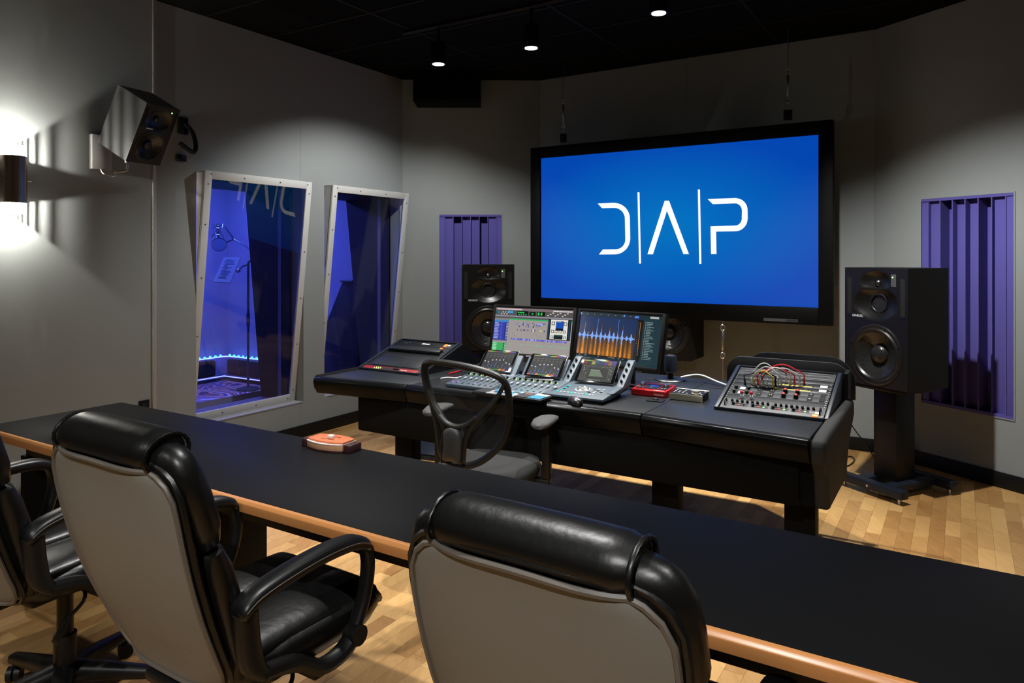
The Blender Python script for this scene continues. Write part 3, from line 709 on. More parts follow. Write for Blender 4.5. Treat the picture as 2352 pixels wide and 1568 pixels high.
# ------------------------------------------------------------------ lens shaped wooden box on the desk
mb = Matrix.Translation((-.755, 3.0, DT)) @ RZ(-28)
t = thing('wooden_box', 'small bowed wooden box with orange lid on the desk', 'box', mb)
lw, ww, hh = .19, .042, .03
front = [(-lw/2+lw*i/14, -ww-.022*(1-(2*i/14-1)**2)) for i in range(15)]; back = [(x, -y) for x, y in front[::-1]]
MB().prism(front+back, .006, hh, ax='z').build('body', 'maple_side', t, .001)
MB().prism(front+back, 0, .006, ax='z').build('base', 'walnut', t)
MB().prism([(x*1.0, y*1.02) for x, y in front+back], hh, hh+.003, ax='z').build('rim', 'white_glaze', t)
for s_ in (-1, 1): MB().box(min(s_*lw/2, s_*(lw/2+.036)), max(s_*lw/2, s_*(lw/2+.036)), -ww+.006, ww-.006, 0, hh+.001).build('end_block', 'walnut', t, .002)
MB().prism([(x*1.0, y*.86) for x, y in front+back], hh+.0032, hh+.011, ax='z').build('lid', 'padauk', t, .001)
MB().box(-.012, .012, -.012, .012, hh+.011, hh+.024).build('knob', 'white_glaze', t, .003)
for y in (-.02, .02): MB().box(-.035, .035, y-.002, y+.002, hh+.0111, hh+.0118).build('slot', 'walnut', t)
# ------------------------------------------------------------------ executive chairs (x right, y forward, z up; origin under the column)
def exec_chair(label, m, lift=0., arm=0.):
    t = thing('executive_chair', label, 'chair', m, 'black leather executive chairs at the long desk')
    L = lift
    # back, built in a reclined frame: x lateral, y backward, z up the back
    REC = 17.5; mb = T(0, -.262, .475+L) @ RX(REC)     # local -y is rearward
    def bsec(prof, p=2.8, n=32):
        return [[(x*1.1, yc+y, z) for x, y in sup(hw, ht, n, p)] for z, hw, ht, yc in prof]
    up = MB().loft(bsec([(.335, .20, .03, .035), (.345, .245, .055, .03), (.40, .268, .062, .028), (.48, .268, .064, .027), (.54, .262, .062, .026), (.575, .248, .054, .026), (.596, .226, .04, .026), (.606, .19, .016, .026)]), m=mb).build('upper_cushion', 'leather', t, smooth=60)
    MB().loft(bsec([(-.05, .18, .02, .03), (-.04, .215, .045, .03), (.05, .237, .06, .032), (.16, .246, .064, .034), (.27, .255, .06, .032), (.325, .25, .045, .032), (.335, .22, .02, .032)]), m=mb).build('lower_cushion', 'leather', t, smooth=60)
    # head roll across the top, gathered at both ends
    lp = []
    for i in range(17):
        x = -.2+.4*i/16; e = abs(2*i/16-1); g = (1-.06*e**4) if e < .99 else .78
        lp.append([(x, .026+.062*g*math.cos(2*math.pi*k/24), .586+.048*g*math.sin(2*math.pi*k/24)) for k in range(24)])
    MB().loft(lp, m=mb).build('head_roll', 'leather', t, smooth=60)
    for s_ in (-1, 1):
        ring = [mb @ Vector((s_*.203, .026+.055*(1+.03*(k % 2))*math.cos(2*math.pi*k/40), .583+.042*(1+.03*(k % 2))*math.sin(2*math.pi*k/40))) for k in range(40)]
        MB().tube(ring, .0055, 6, True).build('gathered_seam', 'leather', t, smooth=60)
    # taupe rear panel and its piping
    def rear(z): # half width and depth of the rear panel
        k = max(0, min(1, z/.52)); return .232+.038*math.sin(min(1., k*1.15)*math.pi/2), -.034-.020*math.sin(k*math.pi)
    rows = []
    for j in range(15):
        z = -.045+.608*(.5-.5*math.cos(math.pi*j/14)); hw, y = rear(z); c = 1.
        if z > .47: c = math.sqrt(max(.0, 1-((z-.47)/.0935)**2))*.3+.7
        if z < .02: c = math.sqrt(max(0., 1-((.02-z)/.068)**2))*.3+.7
        dz = -.0
        rows.append([(hw*c*(i/9-1), y-.010*(1-abs(i/9-1)**4)+.012*abs(i/9-1)**4, z+.010*(1-(i/9-1)**2)*(j/14)**9) for i in range(19)])
    b = MB(); vs = [v for r_ in rows for v in r_]; fs = [(j*19+i, j*19+i+1, (j+1)*19+i+1, (j+1)*19+i) for j in range(14) for i in range(18)]
    b.add(vs, fs, mb); bp = b.build('rear_panel', 'taupe', t, smooth=70)
    edge = rows[0][:]+[r_[-1] for r_ in rows[1:]]+rows[-1][::-1][1:]+[r_[0] for r_ in rows[::-1][1:-1]]
    edge = [mb @ (Vector(e)+Vector((0, -.002, 0))) for e in edge]
    MB().tube(edge, .0065, 6, True).build('piping', 'taupe_piping', bp)
    e2 = [mb @ (Vector((v[0]*1.045, v[1]+.012, v[2]+(.012 if v[2] > .25 else -.008))))for v in [rows[0][i] for i in range(19)]+[r_[-1] for r_ in rows[1:]]+rows[-1][::-1][1:]+[r_[0] for r_ in rows[::-1][1:-1]]]
    MB().tube(e2, .008, 6, True).build('edge_welt', 'leather', bp)
    # seat
    def ss(prof): return [[(x, yc+y, z) for x, y in sup(hw, hd, 32, 4)] for z, hw, hd, yc in prof]
    MB().loft(ss([(.395+L, .22, .23, .02), (.405+L, .25, .262, .02), (.44+L, .265, .28, .025), (.47+L, .262, .275, .025), (.485+L, .24, .25, .02)])).build('seat', 'leather', t, smooth=60)
    for s_ in (-1, 1):
        MB().loft([[(s_*.128+x, y, .478+L+z*(1-.15*((y-.02)/.26)**2)) for x, z in sup(.112, .034, 20, 2.4)] for y in (-.2, -.19, -.1, 0, .08)]+[[(s_*.128+x*min(1, .55+.5*q_), y, .468+L-.02*(y > .25)+z*q_) for x, z in sup(.112, .036, 20, 2.4)] for y, q_ in ((.1, 1), (.18, 1.08), (.24, 1), (.262, .8), (.27, .45))]).build('seat_pad', 'leather', t, smooth=60)
    MB().box(-.16, .16, -.2, .16, .365+L, .398+L).build('mechanism', 'plastic', t, .01)
    MB().box(-.09, .09, -.30, -.12, .37+L, .40+L).build('back_plate', 'plastic', t, .01)
    # arms: padded bow, struts, lower bar
    for s_ in (-1, 1):
        x = s_*.298; L = lift+arm
        pr = [(-.30, .645), (-.25, .672), (-.15, .69), (-.03, .70), (.07, .695), (.125, .672)]
        pts = spline([(x, y, z+L) for y, z in pr], 4); n = len(pts)
        pad = MB().loft([[(p.x+a_, p.y, p.z+c_) for a_, c_ in sup(.033*(.72 if i in (0, n-1) else 1), .021*(.6 if i in (0, n-1) else 1), 16, 2.6)] for i, p in enumerate(pts)]).build('arm_pad', 'leather_arm', t, smooth=60)
        MB().tube([p+Vector((s_*.032, 0, .004)) for p in pts[1:-1]], .0016, 5).build('stitching', 'taupe_piping', pad)
        MB().loft([[(p.x+a_, p.y+c_, p.z) for a_, c_ in sup(.024, .03, 14, 3)] for p in spline([(x, -.275, .645+L), (x, -.268, .57+L), (x, -.25, .50+L), (x, -.2, .455+L)], 4)]).build('rear_strut', 'plastic', t, smooth=60)
        MB().loft([[(p.x+a_, p.y+c_, p.z) for a_, c_ in sup(.021, .016, 14, 3)] for p in spline([(x, .115, .68+L), (x, .135, .62+L), (x, .12, .53+L), (x, .075, .44+L)], 4)]).build('front_strut', 'plastic', t, smooth=60)
        MB().tube(spline([(x, -.23, .475+L), (x, -.13, .455+L), (x, -.05, .405+L), (x, .03, .405+L), (x, .085, .44+L)], 4), .027, 10, sy=.8).build('lower_bar', 'plastic', t)
        MB().cyl((x-.015*s_, .078, .44+L), (x+.028*s_, .078, .44+L), .028, n=16).build('pivot', 'plastic', t)
        MB().box(min(x, s_*.15), max(x, s_*.15), -.06, .0, .372+lift, .392+lift).build('arm_bracket', 'plastic', t, .004)
    L = lift
    MB().lathe([(.036, .12), (.036, .25)], 20).build('column_cover', 'plastic', t); MB().lathe([(.026, .25), (.026, .366+L)], 20).build('gas_column', 'plastic', t)
    lv = MB().tube(spline([(.1, -.03, .385+L), (.2, -.06, .385+L), (.23, -.08, .36+L), (.215, -.12, .32+L)], 4), .006).build('lever', 'plastic', t)
    MB().loft([[(.215+a_-.02*q, -.12-.03*q, .32+L-.07*q+c_*.4) for a_, c_ in sup(.018, .016, 10)] for q in (0, .5, 1)]).build('lever_paddle', 'plastic', lv)
    for k in range(5):
        a = R(90+72*k+18); c, s2 = math.cos(a), math.sin(a)
        MB().loft([[(c*r_-s2*x_, s2*r_+c*x_, z_+y_) for x_, y_ in sup(hw, ht, 12, 3)] for r_, z_, hw, ht in ((.03, .12, .036, .032), (.16, .105, .03, .026), (.31, .085, .022, .018))]).build('base_leg', 'plastic', t, smooth=60)
        mm = T(c*.305, s2*.305, 0) @ Matrix.Rotation(a+.7, 4, 'Z')
        cs = MB().cyl((-.022, 0, .027), (-.004, 0, .027), .027, n=16); cs.cyl((.004, 0, .027), (.022, 0, .027), .027, n=16); cs.cyl((0, 0, .03), (0, 0, .075), .008, n=8)
        cs.build('caster', 'plastic', t, matrix=mm)
    return t
YAW = -32.5
def chair_at(px, pz, label, lift, yaw=YAW):
    pass
exec_chair('black leather chair in the middle of the three, lit taupe back toward us', Matrix.Translation((-.735, 2.10, 0)) @ RZ(-33), .07)
exec_chair('black leather chair nearest us, showing only its broad taupe back', Matrix.Translation((.272, 1.61, 0)) @ RZ(-34), .02, -.055)
exec_chair('black leather chair cut off by the left edge of the photo', Matrix.Translation((-1.555, 2.5, 0)) @ RZ(-27), .085)
q = P(85, 1180, 0)
t = thing('carry_bag', 'small taupe bag on the floor behind the leftmost chair', 'bag', T(q.x, q.y, 0) @ RZ(20))
MB().loft([[(x*s_, y*s_, z) for x, y in sup(.09, .055, 16, 3)] for z, s_ in ((0, .9), (.02, 1), (.15, .95), (.2, .7), (.22, .4))]).build('body', 'bag', t, smooth=60)
MB().tube(spline([(-.03, 0, .2), (-.02, 0, .26), (.02, 0, .26), (.03, 0, .2)], 4), .006).build('handle', 'bag', t)
# ------------------------------------------------------------------ studio console desk (x along the front, y back, z up)
CM = Vector((-.0065, 3.9755, 0)); mC = Matrix.Translation(CM) @ RZ(-32.0); iC = mC.inverted()
ZD = .77
t = CONS = thing('studio_console', 'wide black studio console desk with padded front and angled rack bays', 'console desk', mC)
FRT = [(-1.47, -.075), (-.761, 0), (.761, 0), (1.56, -.09)]
def slab(name, pg, m_='console_top', z0=ZD-.04, z1=ZD): return MB().prism(pg, z0, z1, ax='z').build(name, m_, t, .003)
slab('top_left', [(-1.45, -.03), (-.763, .045), (-.763, 1.0), (-1.0, 1.0), (-1.45, .86)])
slab('top_centre', [(-.760, .045), (.760, .045), (.760, 1.22), (-.760, 1.22)])
slab('top_right', [(.763, .045), (1.555, -.045), (1.555, .86), (1.1, 1.22), (.763, 1.22)])
# padded nose in three lengths
for (a, b) in zip(FRT, FRT[1:]):
    a, b = Vector((*a, 0)), Vector((*b, 0)); d = (b-a).normalized(); n = Vector((-d.y, d.x, 0)); a = a+d*.002; b = b-d*.002
    pr = [(.05, ZD-.001), (.03, ZD+.004), (.008, ZD-.002), (-.006, ZD-.018), (-.006, ZD-.035), (.004, ZD-.06), (.02, ZD-.105), (.07, ZD-.105)]
    MB().loft([[p+n*y+Vector((0, 0, z)) for y, z in pr] for p in (a, b)]).build('padded_nose', 'console_nose', t, .004, 2, 50)
# body under the top
MB().box(-1.18, 1.50, .025, .62, .44, ZD-.106).build('front_body', 'console_body', t, .012)
MB().box(-1.30, 1.50, .12, .95, ZD-.106, ZD-.041).build('under_frame', 'console_body', t)
# right cheek, padded
pf = [(.04, .44), (.0, .60), (-.07, .67), (-.085, .73), (-.06, .768), (.05, .778), (.85, .80), (.90, .78), (.90, .70), (.70, .60), (.62, .5), (.62, .44)]
MB().prism(pf, 1.562, 1.625, ax='x').build('padded_cheek', 'console_cheek', t, .018, 3, 50)
MB().box(1.50, 1.562, .06, .62, .44, ZD-.04).build('cheek_core', 'console_body', t)
pf2 = [(-.04, .68), (-.055, .74), (-.03, .776), (.85, .785), (.88, .74), (.8, .68)]
MB().prism(pf2, -1.51, -1.452, ax='x').build('padded_cheek', 'console_body', t, .012, 3, 50)
# legs
for u_ in (-1.0, .79, 1.46):
    MB().box(u_-.07, u_+.07, .26, .36, .04, .44).build('leg', 'black', t, .004); MB().box(u_-.05, u_+.09, .02, .62, 0, .04).build('foot', 'black', t, .006)
# rack bays
RL, RI = .463, math.atan2(.15, .438)
def bay(u0, side):
    W = .5; v0 = .335; z0 = ZD+.004
    pr = [(v0-.01, z0-.003), (v0-.01, z0+.012), (v0+.438, z0+.165), (v0+.47, z0+.165), (v0+.54, z0+.1), (v0+.56, z0-.003)]
    for x in (u0-.024, u0+W+.004): MB().prism(pr, x, x+.02, ax='x').build('bay_side', 'rack_navy', t, .004)
    MB().box(u0-.003, u0+W+.003, v0+.47, v0+.55, z0-.003, z0+.095).build('bay_back', 'rack_black', t)
    MB().box(u0-.003, u0+W+.003, v0-.012, v0-.002, z0-.003, z0+.012).build('bay_lip', 'rack_navy', t, .002)
    MB().box(u0-.003, u0+W+.003, v0+.44, v0+.469, z0+.14, z0+.165).build('bay_head', 'rack_black', t, .002)
    return mC @ T(u0, v0, z0+.008) @ Matrix.Rotation(RI, 4, 'X')       # x right, y up the slope, z out of the faces
mRR = bay(1.055, 1); mRL = bay(-1.445, -1)
# hoods behind the racks: rounded boards
def hood(x0, x1, y, z1, rr, name, m_):
    pg = [(x0, ZD), (x1, ZD)]+[(x1-rr+rr*math.cos(R(a)), z1-rr+rr*math.sin(R(a))) for a in range(0, 91, 15)]+[(x0+rr+rr*math.cos(R(a)), z1-rr+rr*math.sin(R(a))) for a in range(90, 181, 15)]
    MB().prism(pg, y, y+.02).build(name, m_, t, .003)
hood(.94, 1.60, .90, .975, .09, 'hood_board', 'hood'); hood(1.02, 1.622, .965, 1.0, .14, 'hood_board', 'rack_black')
MB().prism([(.80, ZD), (.80, .935), (.9, .945), (.97, .93), (.985, ZD)], 1.585, 1.605, ax='x').build('hood_side', 'rack_black', t)
MB().prism([(.31, ZD), (.80, .935), (1.0, .80), (1.0, ZD)], -.92, -.902, ax='x').build('hood_side', 'rack_black', t)
# cable ports and seam strips on the top
for u_, v_ in ((.90, .93), (.46, 1.02)):
    MB().box(u_-.07, u_+.07, v_-.012, v_+.012, ZD, ZD+.002).build('cable_port', 'slot', t)
# ------------------------------------------------------------------ rack units
def unit(name, label, cat, mr, y0, y1, face='rack_dark', grp='rack units in the console bays', W=.5, d=.02):
    r = thing(name, label, cat, mr @ T(0, y0, 0), grp); h = y1-y0-.0015
    MB().box(.001, W-.001, 0, h, -d, 0).build('faceplate', face, r, .0012)
    for x in (.009, W-.009):
        for y in ((.01, h-.01) if h > .03 else (h/2,)): MB().cyl((x, y, 0), (x, y, .003), .0042, n=8).build('screw', 'silver', r)
    return r, h
LN = RL/100
# --- right bay
g = 'rack units in the right console bay'
r, h = unit('mic_preamp', 'grey metal preamp with rows of black toggles, lowest in the right bay', 'audio unit', mRR, 0, 24*LN, 'rack_alu', g)
for k in range(16):
    x = .05+.0255*k+(.012 if k > 7 else 0)
    kb = MB().lathe([(.0075, 0), (.006, .012), (0, .012)], 10, T(x, h*.70, 0)).build('toggle_knob', 'slot', r); MB().box(x-.009, x+.009, h*.78, h*.79, 0, .001).build('toggle_mark', 'print', r)
for k in range(4):
    x = .05+.098*k
    MB().box(x, x+.085, h*.34, h*.53, 0, .0015).build('channel_plate', 'rack_grey', r); MB().lathe([(.008, 0), (.006, .013), (0, .013)], 10, T(x+.012, h*.44, 0)).build('gain_knob', 'slot', r)
    MB().box(x+.012, x+.075, h*.49, h*.52, .0015, .003).build('meter_slot', 'slot', r)
    MB().box(x+.036, x+.044, h*.37, h*.43, .0015, .004).build('button_red', 'led_red', r); MB().box(x+.062, x+.069, h*.37, h*.43, .0015, .004).build('button_green', 'led_green' if k else 'slot', r)
text('unit_mark', 'M-1', .02, 'print', r, T(.435, h*.36, .001)); MB().box(.455, .475, h*.34, h*.5, 0, .0012).build('logo_square', 'print', r)
MB().box(.448, .472, h*.07, h*.22, 0, .006).build('power_button', 'led_orange', r, .001)
for x in (.022, .478): MB().tube(spline([(x, h*.3, 0), (x, h*.34, .018), (x, h*.62, .018), (x, h*.66, 0)], 4), .0035).build('handle', 'slot', r)
r, h = unit('blank_panel', 'dark panel with two red ball knobs above the grey preamp', 'blank panel', mRR, 24*LN, 33*LN, 'rack_dark', g)
for x in (.088, .136):
    MB().lathe([(.011, 0), (.008, .012), (.004, .014), (.004, .022)], 14, T(x, h*.35, 0)).build('knob_base', 'white_cap', r); MB().ball((x, h*.35, .03), .0095, 14).build('ball_knob', 'cable_red', r)
lb = ['lower of two grey units with black square switches in the right bay', 'upper of two grey units with black square switches in the right bay']
for q in range(2):
    r, h = unit('compressor', lb[q], 'audio unit', mRR, (33+10*q)*LN, (43+10*q)*LN, 'rack_grey', g)
    for x in (.035, .1): MB().lathe([(.013, 0), (.013, .002), (.010, .003), (.009, .014), (0, .014)], 16, T(x, h/2, 0)).build('dial', 'rack_black', r)
    MB().box(.055, .082, h*.22, h*.78, 0, .002).build('meter', 'white_cap', r)
    for x in (.16, .22):
        MB().box(x-.013, x+.013, h*.15, h*.85, 0, .002).build('switch_plate', 'slot', r)
        for dx in (-.005, .005): MB().cyl((x+dx, h*.5, .002), (x+dx, h*.5, .005), .0025, n=8).build('switch_pin', 'cable_yellow', r)
    for x in (.285, .345):
        MB().box(x-.013, x+.013, h*.12, h*.86, 0, .002).build('switch_plate', 'slot', r); MB().lathe([(.011, 0), (.010, .016), (0, .016)], 16, T(x, h*.5, .002)).build('knob', 'slot', r); MB().cyl((x, h*.55, .018), (x, h*.55, .02), .006, n=10).build('knob_cap', 'led_red', r)
    for x in (.41, .468): MB().box(x-.012, x+.012, h*.12, h*.86, 0, .002).build('switch_plate', 'slot', r)
    MB().tube([(.41+.004*math.cos(a*math.pi/4), h*.5+.004*math.sin(a*math.pi/4), .003) for a in range(8)], .001, 5, True).build('ring_mark', 'print', r)
for q, nm in enumerate(('lower', 'upper')):
    y0 = (53+10*q)*LN; r, h = unit('patch_bay', nm+' black patch bay with a yellow label strip in the right bay', 'patch bay', mRR, y0, y0+10*LN, 'rack_black', g)
    MB().box(.22 if q == 0 else .24, .40, h*.1, h*.28, 0, .001).build('label_strip', 'cable_yellow', r)
    for k in range(24):
        x = .05+.0155*k
        for y in (h*.42, h*.74): MB().cyl((x, y, -.0004), (x, y, .0012), .0036, n=8).build('jack', 'slot' if k % 3 else 'dark_steel', r)
    MB().box(.44, .475, h*.25, h*.8, 0, .001).build('label_card', 'white_cap', r)
r, h = unit('blank_panel', 'plain dark blank panel below the silver patch strips', 'blank panel', mRR, 73*LN, 82*LN, 'rack_black', g)
r, h = unit('patch_strip', 'silver double row patch strip near the top of the right bay', 'patch bay', mRR, 82*LN, 100*LN, 'rack_grey', g)
for y in (h*.12, h*.5, h*.82): MB().box(.03, .47, y, y+.007, 0, .002).build('silver_strip', 'silver', r)
for k in range(48): MB().cyl((.035+.0091*k, h*.36, 0), (.035+.0091*k, h*.36, .0012), .003, n=6).build('jack', 'slot', r)
# --- left bay
g = 'rack units in the left console bay'
r, h = unit('audio_interface', 'red rack interface with green meters at the foot of the left bay', 'audio unit', mRL, 0, 9.6*LN, 'red_dark', g)
MB().box(.17, .33, h*.2, h*.8, 0, .001).build('display', 'slot', r); text('maker_name', 'Focusrite', .016, 'print', r, T(.37, h*.35, .001))
for k in range(7): MB().cyl((.11+.009*k, h*(.35+.3*(k % 2)), 0), (.11+.009*k, h*(.35+.3*(k % 2)), .002), .0032, n=8).build('level_light', 'led_green' if k < 6 else 'cable_yellow', r)
for k in range(3): MB().lathe([(.007, 0), (.006, .008), (0, .008)], 12, T(.285+.016*k, h*.5, .001)).build('knob', 'rack_dark', r)
r, h = unit('storage_unit', 'flat dark drawer front with a small lock in the left bay', 'drawer', mRL, 9.6*LN, 58*LN, 'rack_black', g)
MB().box(.04, .46, h*.06, h*.86, .0, .004).build('drawer_front', 'console_top', r, .002); MB().box(.225, .24, h*.6, h*.72, .004, .006).build('latch', 'slot', r); MB().cyl((.265, h*.66, .004), (.265, h*.66, .008), .006, n=12).build('lock', 'silver', r)
r, h = unit('rack_shelf', 'raised dark shelf lip above the drawer in the left bay', 'shelf', mRL, 60*LN, 72*LN, 'rack_black', g)
MB().box(.02, .48, .0, h, .0, .022).build('lip', 'console_top', r, .003)
r, h = unit('power_conditioner', 'black power unit with two orange switches, lower of the pair', 'power unit', mRL, 73*LN, 84*LN, 'rack_black', g)
MB().box(.425, .445, h*.25, h*.75, 0, .005).build('power_switch', 'led_orange', r); MB().cyl((.46, h*.5, 0), (.46, h*.5, .004), .004, n=8).build('button', 'silver', r)
r, h = unit('power_conditioner', 'black unit with an orange switch at the top of the left bay', 'power unit', mRL, 84*LN, 99*LN, 'rack_black', g)
MB().box(.425, .447, h*.25, h*.7, 0, .005).build('power_switch', 'led_orange', r); MB().box(.455, .475, h*.35, h*.65, 0, .004).build('white_switch', 'white_cap', r)
for k in range(6): MB().box(.22+.012*k, .229+.012*k, h*.4, h*.62, 0, .001).build('mark', 'print', r)
for k in range(3): MB().box(.05+.022*k, .066+.022*k, h*(.5-.15*(k % 2)), h*(.6-.15*(k % 2)), 0, .001).build('mark', 'badge', r)
# --- patch cords in the right bay
def cord(x0, y0, x1, y1, hgt, col, plug, label):
    r = thing('patch_cable', label, 'cable', mRR, 'patch cords in the right console bay'); a, b = Vector((x0, y0, .034)), Vector((x1, y1, .034))
    pts = spline([a, a+Vector((0, .004, .02))]+[a+(b-a)*q+Vector((0, .012*math.sin(math.pi*q), .016+.62*hgt*math.sin(math.pi*q))) for q in (.2, .4, .6, .8)]+[b+Vector((0, .004, .02)), b], 5)
    MB().tube(pts, .0034, 6).build('cord', col, r)
    for q in (a, b): MB().cyl((q.x, q.y, .002), (q.x, q.y, .036), .0052, n=10).build('plug', plug, r)
yb = [(53+4.2)*LN, (53+7.4)*LN, (63+4.2)*LN, (63+7.4)*LN]
for q in ((.10, yb[1], .235, yb[2], .105, 'cable_white', 'cable_white', 'tall white patch cord on the left of the bundle'), (.115, yb[0], .255, yb[1], .09, 'cable_white', 'plug_clear', 'lower white patch cord with clear plugs'),
          (.118, yb[0]+.006, .215, yb[0], .055, 'cable_yellow', 'cable_yellow', 'yellow patch cord looping low over the bay'), (.15, yb[2], .36, yb[3], .085, 'cable_red', 'cable_red', 'bright red patch cord arching over the others'),
          (.135, yb[1], .315, yb[2], .07, 'cable_red', 'cable_red', 'red patch cord with plugs in the middle of the bundle'), (.165, yb[0], .27, yb[3], .06, 'cable_brown', 'plug_clear', 'dark brown patch cord near the back'),
          (.15, yb[0], .295, yb[2], .075, 'cable_white', 'plug_clear', 'white patch cord on the right with clear plugs'), (.18, yb[1], .34, yb[2], .07, 'cable_white', 'cable_white', 'white patch cord next to the red plugs'), (.07, yb[0], .225, yb[1], .03, 'cable_black', 'cable_black', 'thin black patch cord lying low')):
    cord(*q)
# ------------------------------------------------------------------ things on the console top
def con(u_, v_, z=ZD, yaw=0.): return mC @ T(u_, v_, z) @ RZ(yaw)
# --- computer monitors
def monitor(label, TL, yaw, tilt, img, brand=None):
    W, Hh = .635, .345
    m = Matrix.Translation(TL) @ RZ(yaw) @ RX(-tilt) @ T(0, 0, -Hh)
    t = thing('computer_monitor', label, 'monitor', m, 'computer monitors on the console')
    MB().box(0, W, .004, .04, 0, Hh).build('casing', 'black', t, .004)
    fb = MB(); bz = .018
    for q in ((0, bz, 0, Hh), (W-bz, W, 0, Hh), (bz, W-bz, 0, bz+.006), (bz, W-bz, Hh-bz, Hh)): fb.box(q[0], q[1], -.004, .006, q[2], q[3])
    fb.build('bezel', 'bezel', t, .0015)
    sw, sh = W-2*bz, Hh-2*bz-.006
    rects([(x0*sw, z0*sh, x1*sw, z1*sh, c, ly) for x0, z0, x1, z1, c, ly in img]).build('screen_image', 'image', t, smooth=0, matrix=T(bz, .0025, bz+.006))
    if brand: text('maker_name', brand, .022, 'print', t, T(W*.5, -.0045, .006) @ RX(90))
    return t, m, W, Hh
rg = random.Random(11)
def c255(r_, g_, b_): return tuple(((v/255)/12.92 if v/255 <= .04045 else ((v/255+.055)/1.055)**2.4) for v in (r_, g_, b_))
G = c255
daw = [(0, 0, 1, 1, G(158, 150, 146), 0), (0, .945, 1, 1, G(120, 105, 110), 1), (0, .83, 1, .945, G(84, 80, 80), 1), (0, .80, 1, .83, G(140, 138, 152), 1), (0, .745, 1, .80, G(82, 78, 80), 1)]
daw += [(.02+.014*k, .955, .03+.014*k, .985, G(225, 205, 205), 2) for k in range(24)]+[(.75+.02*k, .953, .765+.02*k, .98, G(220, 220, 225), 2) for k in range(12)]
daw += [(.01, .86, .06, .92, G(20, 90, 50), 2), (.03, .865, .055, .915, G(30, 120, 190), 3)]+[(.075+.018*k, .845+.04*(k % 2), .088+.018*k, .875+.04*(k % 2), G(200, 200, 200), 2) for k in range(6)]
daw += [(.17+.022*k, .88, .188+.022*k, .93, G(40, 165, 230), 2) for k in range(3)]+[(.29, .84, .435, .94, G(5, 14, 8), 2), (.45, .845, .53, .93, G(8, 20, 12), 2), (.55, .84, .65, .94, G(5, 14, 8), 2)]
daw += [(.30+.022*k, .89, .315+.022*k, .92, G(60, 220, 90), 3) for k in range(4)]+[(.31+.03*k, .85, .325+.03*k, .87, G(50, 190, 120), 3) for k in range(4)]+[(.56+.035*k, .86, .58+.035*k, .92, G(40, 200, 80), 3) for k in range(2)]+[(.48, .87, .5, .9, G(60, 190, 90), 3)]
daw += [(.68+.03*k, .855+.03*(k % 3), .70+.03*k, .875+.03*(k % 3), G(215, 212, 205), 2) for k in range(9)]
daw += [(.2, .735, 1, .765, G(50, 170, 100), 2), (0, .72, .2, .76, G(130, 126, 126), 2), (0, .67, .19, .72, G(60, 130, 190), 2), (0, .27, .19, .67, G(48, 60, 160), 2), (0, .25, .19, .27, G(110, 105, 105), 2), (0, .0, .19, .21, G(60, 170, 95), 2), (0, .21, .19, .25, G(150, 146, 146), 2)]
for k in range(11):
    z = .30+.034*k; daw += [(.008, z, .055+.02*rg.random(), z+.016, G(170, 175, 225), 3), (.085, z, .115, z+.02, G(70, 85, 200), 3), (.145, z, .188, z+.016, G(25, 25, 32), 3), (.165, z, .188, z+.012, G(200, 200, 205), 4)]
for k in range(6):
    z = .01+.034*k; daw += [(.008, z, .06, z+.016, G(190, 235, 205), 3), (.145, z, .188, z+.016, G(20, 40, 30), 3), (.165, z, .188, z+.01, G(200, 210, 205), 4)]
for k in range(30): daw.append((.21+.026*k, 0, .2115+.026*k, .73, G(146, 138, 136), 1))
for k in range(46):
    x = .26+.4*rg.random(); z = rg.choice((.66, .62, .58, .50)); w_ = .004+.012*rg.random(); daw.append((x, z, x+w_, z+.035, rg.choice((G(70, 80, 160), G(40, 42, 60), G(110, 120, 210), G(60, 66, 110))), 2))
daw += [(.60, .50, .63, .535, G(200, 205, 80), 3), (.51, .50, .53, .535, G(225, 220, 190), 3), (.58, .64, .63, .68, G(150, 165, 250), 3), (.24, .29, .95, .33, G(100, 100, 190), 2)]
for k in range(60): x = .24+.7*rg.random(); daw.append((x, .292, x+.006, .328, rg.choice((G(140, 140, 225), G(70, 70, 150), G(190, 195, 245))), 3))
for k in range(26): x = .22+.74*rg.random(); z = rg.choice((.235, .18, .18, .1, .05, .02, .43, .38)); daw.append((x, z, x+.006+.04*rg.random()*(z < .2), z+.014, G(90, 200, 140) if z < .2 else G(70, 66, 70), 2))
daw += [(.215, .20, .95, .203, G(110, 205, 150), 2), (.70, .345, .985, .79, G(8, 12, 22), 5), (.735, .36, .945, .785, G(225, 222, 214), 6), (.80, .52+.03, .895, .755, G(8, 12, 22), 7), (.80, .60, .89, .745, G(20, 75, 170), 8), (.805, .735, .86, .742, G(235, 240, 250), 9), (.785, .365, .895, .46, G(14, 22, 40), 7), (.79, .43, .89, .45, G(40, 80, 50), 8), (.705, .37, .722, .77, G(25, 60, 90), 6), (.957, .37, .974, .77, G(25, 60, 90), 6)]
for x, z, r_ in ((.767, .70, .02), (.917, .70, .02), (.765, .53, .017), (.81, .53, .017), (.86, .53, .017), (.91, .53, .017), (.765, .41, .015), (.918, .41, .015)):
    daw += [(x-r_, z-r_*1.8, x+r_, z+r_*1.8, G(60, 58, 54), 9), (x-r_*.6, z-r_*1.1, x+r_*.6, z+r_*1.1, G(235, 232, 224), 10)]
a0 = monitor('left computer monitor showing a grey audio editing timeline', (-.123, 4.98, 1.225), -31.7, 12, daw, 'acer')
